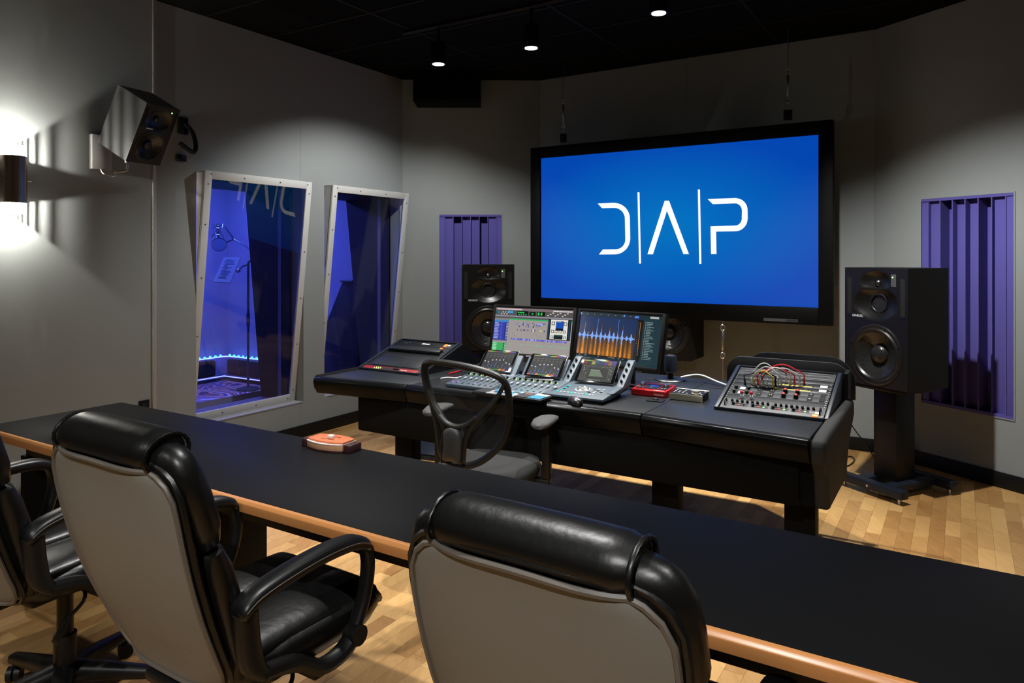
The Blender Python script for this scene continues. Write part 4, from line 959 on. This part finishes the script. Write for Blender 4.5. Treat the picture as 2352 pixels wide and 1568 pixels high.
sp = [(0, 0, 1, 1, G(22, 44, 52), 0), (0, .93, .78, 1, G(26, 42, 52), 1), (.0, .905, .78, .93, G(20, 36, 70), 1), (0, .13, .72, .905, G(18, 42, 86), 1), (.0, .08, .78, .13, G(10, 14, 18), 1), (0, .0, .78, .08, G(26, 48, 56), 1), (.72, .13, .79, .905, G(8, 11, 15), 1), (.79, 0, 1, .93, G(24, 50, 58), 1)]
xs_ = 0.; NB = 150
env = [0.]*NB
for k in range(13):
    c = .02+.075*k+.02*rg.random(); wd = .014+.016*rg.random(); a_ = .55+.45*rg.random()
    for i in range(NB): env[i] = max(env[i], a_*math.exp(-(abs(i/NB-c)/wd)**1.5))
for i in range(NB):
    x0, x1 = .005+.705*i/NB, .005+.705*(i+1)/NB; e = env[i]; n1 = rg.random(); bt = .13
    tp = .13+.775*(.38+.6*e*(.5+.5*n1)); br = .28+.85*min(1, 1.2*e)*(.65+.35*rg.random())
    for q in range(5):
        za = bt+(tp-bt)*q/5; zb = bt+(tp-bt)*(q+1)/5; f_ = (1-q/5.5)*br
        sp.append((x0, za, x1, zb, G(int(30+215*f_), int(24+125*f_), int(26+6*f_)), 2))
    if e < .12: sp.append((x0, bt, x1, .60, G(62, 50, 44), 3))
    hh_ = (.007+.24*e*e*(.3+.7*rg.random())) ; sp.append((x0, .515-hh_, x1, .515+hh_*1.1, G(125, 165, 235), 4))
    if e > .75 and rg.random() > .45: sp.append((x0, .34, x0+(x1-x0)*.7, .62+.28*rg.random(), G(110, 160, 240), 4))
sp += [(.755, .2, .76, .86, G(190, 120, 50), 3), (.0, .94, .02, .985, G(110, 150, 235), 3), (.55, .945, .565, .985, G(90, 140, 235), 3), (.68, .935, .73, .975, G(80, 130, 230), 3), (.86, .945, .96, .985, G(170, 175, 170), 3)]
for k in range(24): z = .86-.031*k; sp += [(.815, z, .82, z+.012, G(210, 215, 215), 3), (.83, z, .87+.07*rg.random(), z+.011, G(130, 150, 152), 3)]
for k in range(36): sp.append((.727+.045*(k % 2), .15+.0205*k, .742+.03*(k % 2), .156+.0205*k, G(120, 128, 132), 3))
for k in range(34): x = .03+.7*rg.random(); z = rg.choice((.10, .045, .025)); sp.append((x, z, x+.012+.02*rg.random(), z+.01, G(140, 155, 158), 3))
for k in range(7): sp.append((.08+.09*k, .955, .1+.09*k, .965, G(130, 145, 150), 3))
a1 = monitor('right computer monitor showing an orange and blue sound spectrum', (.4295, 4.608, 1.225), -43, 12, sp)
for q, lb in ((a0, 'dark bracket stand of the left computer monitor'), (a1, 'dark bracket stand of the right computer monitor')):
    _, m, W, Hh = q; c = m @ Vector((W/2, .06, .1)); t = thing('monitor_stand', lb, 'stand', Matrix.Translation((c.x, c.y, ZD)) @ RZ(-35), 'monitor stands on the console')
    MB().box(-.12, .12, -.02, .16, 0, .012).build('base', 'black_metal', t, .003)
    for x in (-.07, .05): MB().box(x, x+.025, .03, .05, .012, c.z-ZD+.06).build('post', 'dark_steel', t, .002)
# --- round pedestal behind the right monitor
q = P(1540, 872, ZD); t = thing('pedestal', 'dark blue cylinder on a round disc foot behind the right monitor', 'pedestal', T(q.x, q.y, ZD))
MB().lathe([(0, 0), (.098, 0), (.1, .004), (.095, .009), (0, .011)], 32).build('disc_foot', 'dark_steel', t); MB().lathe([(.018, .011), (.018, .05)], 16).build('stem', 'black_metal', t)
MB().lathe([(.036, .05), (.04, .055), (.04, .15), (.037, .156), (.034, .152), (0, .15)], 28).build('cylinder', 'navy_metal', t)
# --- tablets
def tablet(label, u_, v_, img):
    m = con(u_, v_, ZD+.07, 4) @ RX(-47); W, Hh = .24, .17
    t = thing('tablet', label, 'tablet', m, 'tablets clipped to the control surfaces')
    MB().box(0, W, .0, .0075, 0, Hh).build('case', 'silver', t, .003); MB().box(.0015, W-.0015, -.0012, .0005, .0015, Hh-.0015).build('glass_front', 'glossy_black', t, .0004)
    sw, sh = W-.036, Hh-.016
    rects([(x0*sw, z0*sh, x1*sw, z1*sh, c, ly) for x0, z0, x1, z1, c, ly in img]).build('screen_image', 'image', t, smooth=0, matrix=T(.018, -.0014, .008))
    MB().tube([(W-.009+.0035*math.cos(a*math.pi/4), -.0014, Hh/2+.0035*math.sin(a*math.pi/4)) for a in range(8)], .0005, 4, True).build('home_button', 'dark_steel', t)
    return t
hues = [(215, 120, 120), (190, 190, 60), (110, 200, 50), (70, 160, 60), (200, 30, 40), (60, 90, 130), (50, 110, 150), (40, 60, 130), (70, 190, 60), (150, 190, 50), (220, 150, 40), (215, 70, 50), (120, 70, 170), (90, 80, 190), (80, 70, 170)]
mix = [(0, 0, 1, 1, G(34, 34, 36), 0)]+[(k/15, .94, (k+1)/15-.004, .985, G(*hues[k]), 1) for k in range(15)]
for k in range(8):
    x = k/8; mix += [(x+.02, .80, x+.105, .835, G(88, 88, 88), 1), (x+.03, .70, x+.095, .735, G(96, 96, 96), 1), (x+.02, .61, x+.105, .63, G(72, 72, 74), 1), (x+.058, .12, x+.066, .60, G(14, 14, 16), 1)]
    h_ = .25+.3*rg.random(); mix += [(x+.045, h_, x+.08, h_+.055, G(225, 225, 225), 3), (x+.09, .12, x+.103, .15+.35*rg.random(), rg.choice((G(110, 170, 235), G(70, 120, 200))), 2)]
    mix += [(x+.006, .0, x+.118, .045, G(*[(200, 80, 40), (70, 100, 170), (220, 140, 50), (50, 150, 60), (50, 140, 60), (225, 150, 70), (210, 110, 60), (60, 40, 140)][k]), 1), (x+.02, .05, x+.11, .085, G(*[(120, 50, 30), (60, 70, 120), (190, 120, 40), (30, 70, 40), (40, 90, 50), (220, 150, 90), (200, 90, 60), (40, 30, 90)][k]), 1)]
eq = [(0, 0, 1, 1, G(24, 24, 24), 0)]+[(k/15, .94, (k+1)/15-.004, .985, G(*hues[k]), 1) for k in range(15)]
eq += [(k/8+.008, .78, k/8+.117, .93, G(*[(110, 20, 24), (26, 14, 14), (150, 150, 60), (30, 60, 90), (24, 36, 90), (70, 40, 120), (130, 90, 20), (50, 40, 140)][k]), 1) for k in range(8)]
eq += [(k/20+.01, .66+.02*(k % 3), k/20+.04, .675+.02*(k % 3), G(*rg.choice(((200, 80, 90), (90, 190, 90), (200, 190, 120), (90, 120, 200)))), 1) for k in range(20)]
eq += [(.24, .15, .80, .62, G(4, 4, 4), 1), (.30, .22, .56, .52, G(96, 112, 92), 2), (.30, .52, .58, .53, G(200, 200, 195), 3)]
for k in range(10): eq.append((.56+.016*k, .22, .576+.016*k, .52-.03*k, G(96, 112, 92), 2))
for k in range(7):
    for x in (.08, .16, .84, .90): eq.append((x, .12+.075*k, x+.03, .145+.075*k, G(*rg.choice(((70, 120, 80), (190, 190, 190), (60, 90, 60)))), 2))
for k in range(8): eq.append((.3+.05*k, .05, .32+.05*k, .08, G(170, 190, 180), 2))
tablet('leftmost tablet on the console showing mixer channels', -.49, .375, mix); tablet('middle tablet on the console showing mixer channels', -.135, .36, mix); tablet('right tablet on the console showing a dark filter curve', .218, .338, eq)
# --- fader control surfaces
def surface(label, u0, u1):
    W = u1-u0; t = thing('fader_surface', label, 'control surface', con(u0, .10), 'slate blue control surfaces on the console')
    pr = [(0, .004), (0, .022), (.25, .05), (.34, .058), (.34, .03), (.3, .004)]
    MB().prism(pr, .002, W-.002, ax='x').build('body', 'surface_blue', t, .003)
    mp = T(0, 0, .022) @ Matrix.Rotation(math.atan2(.028, .25), 4, 'X')
    MB().prism([(.26, .05), (.30, .058), (.40, .165), (.415, .155), (.34, .04)], W*.06, W*.94, ax='x').build('tablet_rest', 'surface_blue', t, .008)
    MB().prism([(.245, .051), (.262, .056), (.272, .062), (.262, .05)], W*.2, W*.8, ax='x').build('tablet_ledge', 'dark_steel', t)
    d = None; n = 8
    for k in range(n):
        x = W*(k+.6)/(n+.2); fd = .115+.04*(.1 if k > 5 else 0)
        o = MB().box(x-.0015, x+.0015, .07, .18, .0003, .0012, mp).build('fader_slot', 'slot', t); MB().box(x-.006, x+.006, fd, fd+.022, .003, .012, mp).build('fader_cap', 'white_cap', t, .002)
        MB().lathe([(.008, 0), (.007, .013), (0, .013)], 12, mp @ T(x, .222, 0)).build('knob', 'slot', t); MB().box(x+.004, x+.017, .214, .224, .0003, .0015, mp).build('knob_mark', 'yellow_mark', t)
        MB().box(x-.005, x+.006, .192, .2, .0002, .003, mp).build('button', 'surface_dark', t); MB().box(x-.004, x+.004, .236, .24, .0002, .002, mp).build('scribble_light', 'teal' if k % 3 else 'led_green', t)
        MB().box(x-.005, x+.005, .03, .038, .0002, .003, mp).build('button', 'surface_dark', t); MB().cyl(mp @ Vector((x, .05, 0)), mp @ Vector((x, .05, .003)), .004, n=10).build('button_light', ('violet' if k in (0, 1, 4) else 'surface_dark') if u0 < -.3 else ('teal' if k in (4, 5, 6) else 'surface_dark'), t)
    return t
surface('left slate blue fader surface seen through the mesh chair', -.535, -.20); surface('middle slate blue fader surface with white fader caps', -.198, .132)
# dock with jog wheel
t = thing('control_dock', 'slate blue control dock with a jog wheel under the right tablet', 'control surface', con(.137, .11), 'slate blue control surfaces on the console'); W = .37
pg = [(0, 0), (W-.02, -.01), (W, .02), (W+.02, .33), (W, .36), (0, .36)]
MB().prism([(.0, .016), (.0, .03), (.25, .058), (.34, .062), (.34, .03), (.1, .012)], .0, W, ax='x').build('body', 'surface_blue', t, .004)
MB().prism([(.02, 0), (.02, .016), (.3, .03), (.3, 0)], .03, W-.03, ax='x').build('plinth', 'slot', t)
mp = T(0, 0, .030) @ Matrix.Rotation(math.atan2(.028, .25), 4, 'X')
for x0 in (.0, W-.034): 
    b_ = MB().prism([(.10, .044), (.24, .062), (.40, .185), (.425, .19), (.43, .17), (.33, .05), (.2, .03)], x0, x0+.046, ax='x').build('side_cheek', 'surface_blue', t, .006)
    for k in range(4): MB().lathe([(.008, 0), (.0065, .012), (0, .012)], 12, T(x0+.023, .27+.035*k, .085+.027*k) @ RX(38)).build('encoder', 'slot', b_)
MB().lathe([(.036, 0), (.036, .006), (.031, .010), (.029, .008), (0, .007)], 36, mp @ T(W*.5, .135, 0)).build('jog_wheel', 'silver', t)
MB().lathe([(.044, 0), (.044, .003), (.036, .003)], 36, mp @ T(W*.5, .135, 0), cap=False).build('jog_ring', 'white_cap', t)
for k in range(11): MB().box(.06+.022*k, .075+.022*k, .05, .06, .0002, .003, mp).build('button', 'white_cap' if k % 4 else 'teal', t)
for k in range(3):
    for j in range(4): MB().box(.235+.03*k, .25+.03*k, .09+.022*j, .1+.022*j, .0002, .003, mp).build('button', 'white_cap' if (k+j) % 3 else 'surface_dark', t)
for j in range(5): MB().box(.07, .085, .09+.02*j, .1+.02*j, .0002, .003, mp).build('button', 'surface_dark' if j % 2 else 'teal', t)
MB().box(.03, .033, .05, .16, .0002, .0012, mp).build('fader_slot', 'slot', t); MB().box(.024, .039, .085, .105, .003, .012, mp).build('fader_cap', 'white_cap', t, .002)
# --- keyboard with coloured caps
t = thing('keyboard', 'black keyboard with coloured shortcut keys at the console edge', 'keyboard', con(-.235, -.042, ZD+.0065, 0))
MB().box(0, .45, 0, .135, 0, .016).build('base', 'black_metal', t, .003)
pal = [(.62, .62, .55), (.5, .5, .5), (.02, .02, .025), (.02, .02, .025), (.05, .3, .45), (.6, .4, .38), (.55, .55, .5), (.05, .28, .42)]
cols = {}
for j in range(6):
    for k in range(21):
        if k in (15, 19) and j > 3: pass
        x = .008+.0207*k; y = .008+.0203*j
        if j == 0 and 4 <= k <= 9:
            c = (.55, .57, .6)
        elif k > 16: c = (.04, .28, .45) if j < 4 else (.62, .64, .5)
        elif k > 12: c = rg.choice(((.03, .03, .035), (.03, .03, .035), (.5, .08, .08) if j == 4 else (.03, .03, .035)))
        else: c = rg.choice(pal) if k > 3 else (.03, .03, .035)
        b_ = MB().box(x, x+.018, y, y+.0175, .016, .021, col=tuple(v*.85 for v in c)); b_.build('key', 'keys', t, smooth=0)
# --- mouse
t = thing('computer_mouse', 'dark computer mouse with a faint blue glow beside the keyboard', 'mouse', con(.372, .052, ZD+.0045, 62))
MB().loft([[(x*s_, y*s_, z) for x, y in sup(.031, .055, 24, 2.4)] for z, s_ in ((0, .96), (.008, 1), (.02, .95), (.03, .78), (.036, .5), (.038, .2))]).build('shell', 'dark_steel', t, smooth=60)
MB().box(-.003, .003, .022, .04, .026, .036).build('wheel', 'rubber', t, .002); MB().ball((0, -.02, .034), .0055, 10, .7).build('glow_mark', 'violet', t)
# --- red and champagne boxes
t = thing('red_controller', 'bright red desktop controller box with knobs and blue display', 'audio unit', con(.515, .47)); W = .205; Dp = .175
MB().prism([(0, .002), (0, .034), (Dp, .046), (Dp, .002)], 0, W, ax='x').build('case', 'red_metal', t, .003)
mp = T(0, 0, .034) @ Matrix.Rotation(math.atan2(.012, Dp), 4, 'X')
MB().box(.012, W-.012, .035, Dp-.03, .0, .0018, mp).build('control_plate', 'rack_black', t)
for x in (.055, .145): MB().box(x-.002, x+.002, .037, Dp-.032, .0018, .003, mp).build('divider', 'red_metal', t)
rd = rects([(0, 0, .06, .05, G(14, 18, 60), 0), (.012, .018, .034, .042, G(60, 80, 230), 1), (.038, .02, .054, .04, G(40, 60, 190), 1)]).build('display', 'image', t, smooth=0, matrix=mp @ T(.07, .075, .0022) @ RX(-90))
for x, y in ((.033, .1), (.172, .1)): MB().lathe([(.017, 0), (.0165, .012), (.013, .018), (0, .018)], 24, mp @ T(x, y, .0018)).build('knob', 'silver', t)
for x, y in ((.02, .055), (.035, .05), (.165, .05), (.182, .05), (.1, .055)): MB().cyl(mp @ Vector((x, y, .0018)), mp @ Vector((x, y, .006)), .005, n=10).build('button', 'champagne', t)
MB().cyl((.03, -.002, .016), (.03, .002, .016), .006, n=14).build('headphone_jack', 'silver', t); text('maker_name', 'Focusrite', .0145, 'print', t, T(.165, -.0008, .011) @ RX(90)); MB().box(.13, .19, .012, .016, .0003, .001, mp).build('mark', 'print', t)
t = thing('monitor_controller', 'pale metal desktop controller box with dark top and big dial', 'audio unit', con(.748, .455)); W, Dp = .185, .115
MB().prism([(0, .002), (0, .034), (Dp, .042), (Dp, .002)], .003, W-.003, ax='x').build('case', 'black_metal', t, .001); MB().prism([(-.003, .002), (-.003, .036), (0, .036), (0, .002)], 0, W, ax='x').build('front_face', 'champagne', t, .001); MB().prism([(Dp, .03), (Dp, .044), (Dp+.004, .046), (Dp+.004, .002)], 0, W, ax='x').build('back_lip', 'champagne', t)
mp = T(0, 0, .0345) @ Matrix.Rotation(math.atan2(.008, Dp), 4, 'X')
MB().lathe([(.026, 0), (.026, .002), (.019, .003), (.018, .016), (0, .016)], 28, mp @ T(.135, .05, 0)).build('dial', 'champagne', t)
for x, y in ((.018, .03), (.018, .055), (.042, .03), (.042, .055), (.066, .03), (.066, .055), (.068, .08), (.09, .022), (.1, .085), (.172, .02), (.174, .085), (.02, .08)): MB().cyl(mp @ Vector((x, y, 0)), mp @ Vector((x, y, .004)), .0048, n=12).build('button', 'white_cap', t)
t = thing('small_pad', 'small flat black pad lying before the red controller box', 'pad', con(.70, .375, ZD, 6))
MB().box(-.045, .045, -.035, .035, 0, .006).build('plate', 'black_metal', t, .002); MB().loft([[(x, .0+y, z) for x, y in sup(.016*s_, .02*s_, 12)] for z, s_ in ((.006, 1), (.014, .8), (.018, .3))]).build('nub', 'rubber', t)
q = [con(.62, 1.02) @ Vector((0, 0, .03)), con(.72, 1.08) @ Vector((0, 0, .045)), con(.86, 1.02) @ Vector((0, 0, .02)), con(1.0, .93) @ Vector((0, 0, .008))]
tag(MB().tube(spline(q, 6), .0055).build('desk_cable', 'cable_white', None), 'pale cable arching from the pedestal to the desk port', 'cable')
a, b = P(1031, 858, ZD+.006), P(1060, 851, ZD+.006)
t = thing('red_pen', 'red pen lying on the console left of the fader surfaces', 'pen', Matrix.Translation(a)); d = b-a
MB().cyl((0, 0, 0), d*.82, .0055, n=10).build('barrel', 'cable_red', t); MB().cyl(d*.82, d, .006, .004, n=10).build('cap', 'red_dark', t)
q = [P(*p_, ZD+.005) for p_ in ((1012, 869), (1028, 867), (1045, 868), (1062, 866))]
tag(MB().tube(spline(q, 6), .005).build('pale_cable', 'cable_white', None), 'short pale cable on the console behind the mesh chair', 'cable')
# --- foot rest under the console
q = P(985, 1046, 0); t = thing('foot_rest', 'dark blue metal foot rest under the left of the console', 'foot rest', T(q.x, q.y, 0) @ RZ(-20))
MB().prism([(-.12, .03), (-.12, .045), (.14, .12), (.14, .105)], -.18, .18, ax='x').build('plate', 'navy_metal', t, .004)
for x in (-.14, .12): MB().box(x, x+.025, -.12, .16, 0, .03).build('runner', 'black_metal', t); MB().tube([(x+.012, .12, .03), (x+.012, .02, .38)], .009).build('strut', 'black_metal', t)
# ------------------------------------------------------------------ mesh task chair
mt_ = Matrix.Translation((-.14, 3.66, 0)) @ RZ(-20)
t = thing('mesh_chair', 'black mesh-back task chair pulled up to the console', 'chair', mt_)
it = mt_.inverted(); bo_ = mt_ @ Vector((0, -.215, 0)); bn = mt_.col[1].to_3d()
def cb(x, y, dy=0.):   # traced in the zoomed picture, set on the plane of the chair back
    q = it @ PL(960+x/5.406, 810+y/5.406, bo_, bn); return Vector((q.x, q.y+dy+.05*(1-min(1, (q.x/.24)**2))*-1, q.z))
outer = spline([cb(*p_) for p_ in ((100, 150), (180, 105), (330, 108), (560, 135), (780, 185), (960, 250), (1070, 330), (1125, 450), (1140, 620), (1140, 800), (1125, 940), (1075, 1080), (960, 1220), (800, 1330), (620, 1370), (450, 1330), (350, 1230), (315, 1060), (285, 880), (225, 660), (150, 460), (98, 290))], 4, True)
MB().tube(outer, .022, 10, True, sy=.75).build('back_frame', 'chair_frame', t)
for k in (2, 14, 26, 34, 44, 52):
    p_ = outer[k % len(outer)]; MB().cyl(p_+Vector((0, -.022, 0)), p_+Vector((0, -.012, 0)), .005, n=8).build('rivet', 'slot', t)
# Y shaped support
y1 = spline([cb(1085, 400, -.004), cb(1000, 560, -.01), cb(880, 700, -.016), cb(760, 830, -.02), cb(690, 960, -.024), cb(655, 1100, -.026), cb(630, 1310, -.02)], 5)
y2 = spline([cb(150, 430, -.004), cb(230, 600, -.01), cb(330, 740, -.016), cb(400, 850, -.02), cb(420, 960, -.024), cb(400, 1100, -.026), cb(400, 1310, -.02)], 5)
for y_ in (y1, y2): MB().tube(y_, [.015+.008*min(1, i/12) for i in range(len(y_))], 10, sy=.6).build('support_arm', 'chair_frame', t)
MB().tube(spline([cb(330, 745, -.02), cb(430, 835, -.022), cb(560, 875, -.024), cb(680, 850, -.022), cb(790, 770, -.02)], 5), .02, 10, sy=.6).build('support_bridge', 'chair_frame', t)
pp = [cb(395, 960, -.03), cb(430, 890, -.03), cb(500, 868, -.03), cb(580, 890, -.03), cb(630, 960, -.03), cb(640, 1100, -.03), cb(610, 1310, -.03), cb(500, 1300, -.03), cb(385, 1280, -.03), cb(400, 1130, -.03)]
lo = spline(pp, 4, True); c_ = sum(lo, Vector())/len(lo)
MB().loft([[c_+(p_-c_)*s_+Vector((0, dy, 0)) for p_ in lo] for s_, dy in ((1, .02), (1, -.0), (.93, -.014), (.7, -.022), (.3, -.025))]).build('lumbar_pad', 'pad_grey', t, smooth=60)
c_ = sum(outer, Vector())/len(outer)
rings = [[c_+(p_-c_)*s_+Vector((0, .012+.02*(1-s_), 0)) for p_ in outer] for s_ in (1, .66, .33, .02)]
b_ = MB(); b_.loft(rings, cap=False); b_.build('mesh_back', 'chair_mesh', t, smooth=80)
def ss(prof): return [[(x, yc+y, z) for x, y in sup(hw, hd, 32, 3.2)] for z, hw, hd, yc in prof]
MB().loft(ss([(.415, .19, .2, .06), (.425, .24, .235, .06), (.465, .255, .245, .06), (.495, .245, .235, .06), (.507, .2, .19, .06)])).build('seat', 'fabric_grey', t, smooth=60)
MB().loft(ss([(.385, .17, .17, .05), (.40, .22, .21, .05), (.416, .225, .22, .055)])).build('seat_shell', 'plastic', t, smooth=60)
for s_ in (-1, 1):
    zt = .745 if s_ < 0 else .725
    MB().loft([[(s_*.30+x*q, y, zt+dz+z*q) for x, z in sup(.052, .018, 18, 2.4)] for y, dz, q in ((-.04, -.006, .5), (-.015, 0, .9), (.05, .006, 1.1), (.13, .004, 1.), (.19, -.002, .75), (.235, -.008, .4))]).build('arm_pad', 'armpad', t, smooth=60)
    MB().box(s_*.30-.022, s_*.30+.022, .075, .125, .43, zt-.014).build('arm_post', 'plastic', t, .008); MB().box(min(s_*.15, s_*.32), max(s_*.15, s_*.32), .075, .125, .392, .43).build('arm_bracket', 'plastic', t, .008)
MB().tube(spline([(0, -.02, .392), (0, -.16, .395), (0, -.235, .43), (0, -.25, .53)], 5), .03, 10, sy=.6).build('back_spine', 'plastic', t)
MB().lathe([(.035, .1), (.035, .23), (.025, .23), (.025, .386)], 20).build('column', 'plastic', t)
for k in range(5):
    a = R(72*k+10); c2, s2 = math.cos(a), math.sin(a)
    MB().loft([[(c2*r_-s2*x_, s2*r_+c2*x_, z_+y_) for x_, y_ in sup(hw, ht, 12, 3)] for r_, z_, hw, ht in ((.03, .11, .034, .03), (.16, .095, .028, .024), (.3, .08, .02, .016))]).build('base_leg', 'plastic', t, smooth=60)
    cs = MB().cyl((-.022, 0, .026), (-.004, 0, .026), .026, n=16); cs.cyl((.004, 0, .026), (.022, 0, .026), .026, n=16); cs.cyl((0, 0, .03), (0, 0, .07), .008, n=8); cs.build('caster', 'plastic', t, matrix=T(c2*.295, s2*.295, 0) @ Matrix.Rotation(a+.7, 4, 'Z'))
# ------------------------------------------------------------------ cables on the floor by the right stand
q = [P(*p_, .006) for p_ in ((1925, 1062), (1945, 1070), (1962, 1058), (1955, 1048), (1935, 1050))]
tag(MB().tube(spline(q, 6), .005).build('floor_cable', 'cable_black', None), 'black cable looping on the floor beside the console', 'cable')
q = [D(1945, 955, 4.9), D(1962, 985, 5.0), D(1985, 1015, 5.2), P(2010, 1052, .01)]
tag(MB().tube(spline(q, 6), .004).build('hanging_cable', 'cable_black', None), 'thin black cable hanging from the console to the right stand', 'cable')
# ------------------------------------------------------------------ inside the booth
i_ = mL.inverted()
def bp(px, py, Y): return i_ @ D(px, py, Y)
fp = i_ @ P(570, 895, .012); YB = 8.38
t = thing('microphone_stand', 'dark microphone stand with boom seen through the left window', 'stand', mL)
MB().lathe([(.13, .0125), (.13, .03), (.05, .05), (.02, .06)], 24, T(fp.x, fp.y, 0)).build('base', 'mic_dark', t)
tp = bp(568, 602, YB); MB().cyl((fp.x, fp.y, .06), (fp.x, fp.y, tp.z), .014).build('pole', 'mic_dark', t); MB().cyl((fp.x, fp.y, .75), (fp.x, fp.y, .9), .02).build('clutch', 'mic_dark', t)
bm_ = [bp(590, 590, YB), bp(566, 565, YB), bp(537, 549, YB), bp(520, 556, YB)]
MB().tube(spline([(fp.x, fp.y, tp.z), *[Vector(b) for b in bm_[:1]]], 2), .012).build('boom_joint', 'mic_dark', t); MB().tube([bm_[0], bm_[1], bm_[2]], .011).build('boom', 'mic_metal', t); MB().tube([bm_[2], bm_[3]], .009).build('filter_arm', 'mic_dark', t)
MB().tube([bm_[2], bp(524, 530, YB), bp(516, 520, YB)], .01).build('mount_arm', 'mic_dark', t)
c_ = bp(500, 533, YB); t = thing('microphone', 'studio microphone in a spidery shock mount seen through the left window', 'microphone', mL @ T(*c_))
MB().lathe([(.0, -.09), (.024, -.085), (.026, 0), (.024, .02), (.03, .03), (.03, .075), (.015, .095), (0, .1)], 20).build('body', 'mic_metal', t)
for z in (-.03, .045): MB().tube([(.062*math.cos(a*math.pi/8), .062*math.sin(a*math.pi/8), z) for a in range(16)], .005, 6, True).build('mount_ring', 'mic_metal', t)
for k in range(8):
    a, b2 = k*math.pi/4, (k+1)*math.pi/4; z0, z1 = (-.08, .1) if k % 2 else (.1, -.08)
    MB().tube([(.07*math.cos(a), .07*math.sin(a), z0), (.04*math.cos(a), .04*math.sin(a), .01), (.07*math.cos(b2), .07*math.sin(b2), z1)], .0032, 5).build('mount_strut', 'mic_metal', t)
c_ = bp(503, 561, YB-.1); t = thing('pop_filter', 'round dark pop filter below the microphone in the booth', 'pop filter', mL @ T(*c_) @ RZ(-40))
MB().lathe([(.078, -.008), (.083, 0), (.078, .008)], 32, RX(80), cap=False).build('hoop', 'mic_dark', t); MB().lathe([(0, -.002), (.079, -.002), (.079, .002), (0, .002)], 32, RX(80)).build('gauze', 'paper', t)
t = thing('script_stand', 'tilted board holding a printed page in the booth', 'music stand', mL)
cs = [bp(514, 590, YB-.15), bp(553, 590, YB-.12), bp(529, 649, YB-.32), bp(489, 647, YB-.35)]
nn = (cs[1]-cs[0]).cross(cs[3]-cs[0]).normalized()
b_ = MB().add(cs+[c+nn*.012 for c in cs], [(0, 1, 2, 3), (7, 6, 5, 4), (0, 4, 5, 1), (1, 5, 6, 2), (2, 6, 7, 3), (3, 7, 4, 0)]); b_.build('board', 'mic_dark', t)
ln = MB()
for k in range(17):
    a_ = cs[0]+(cs[3]-cs[0])*(.1+.048*k); e_ = cs[1]-cs[0]; s0 = .16+.1*rg.random(); s1 = .45+.35*rg.random()
    for off in (-.0012, .0132): ln.tube([a_+e_*s0+nn*off, a_+e_*s1+nn*off], .0022, 4)
ln.build('text_lines', 'paper', t); MB().tube([bp(545, 625, YB-.2), bp(556, 612, YB-.1), (fp.x, fp.y, tp.z-.02)], .012).build('arm', 'mic_dark', t); MB().ball(tuple(bp(548, 621, YB-.2)), .028, 10).build('knob', 'mic_metal', t)
t = thing('booth_dark_panel', 'dark leaning panel seen through the right window', 'acoustic screen', mL)  # dark shape modelled as a leaning panel; its nature is not settled
def eq_(px, py): return i_ @ PL(px, py, mL @ Vector((.05, 0, 0)), dL)
pg = [eq_(*p_) for p_ in ((722, 818), (790, 645), (818, 645), (826, 700))]; ym = pg[-1].y
MB().prism([(pg[0].y, .014), (pg[0].y, pg[0].z), (pg[1].y, pg[1].z), (pg[2].y, pg[2].z), (ym, pg[3].z), (ym, .014)], .03, .07, ax='x').build('panel', 'reveal', t, .006)
MB().tube([(.0, pg[1].y, pg[1].z), (.0, pg[2].y, pg[2].z)], .012).build('top_rail', 'mic_dark', t)
for y_ in (pg[0].y-.1, ym+.02): MB().box(-.12, .13, y_, y_+.05, .0125, .03).build('foot', 'mic_dark', t)
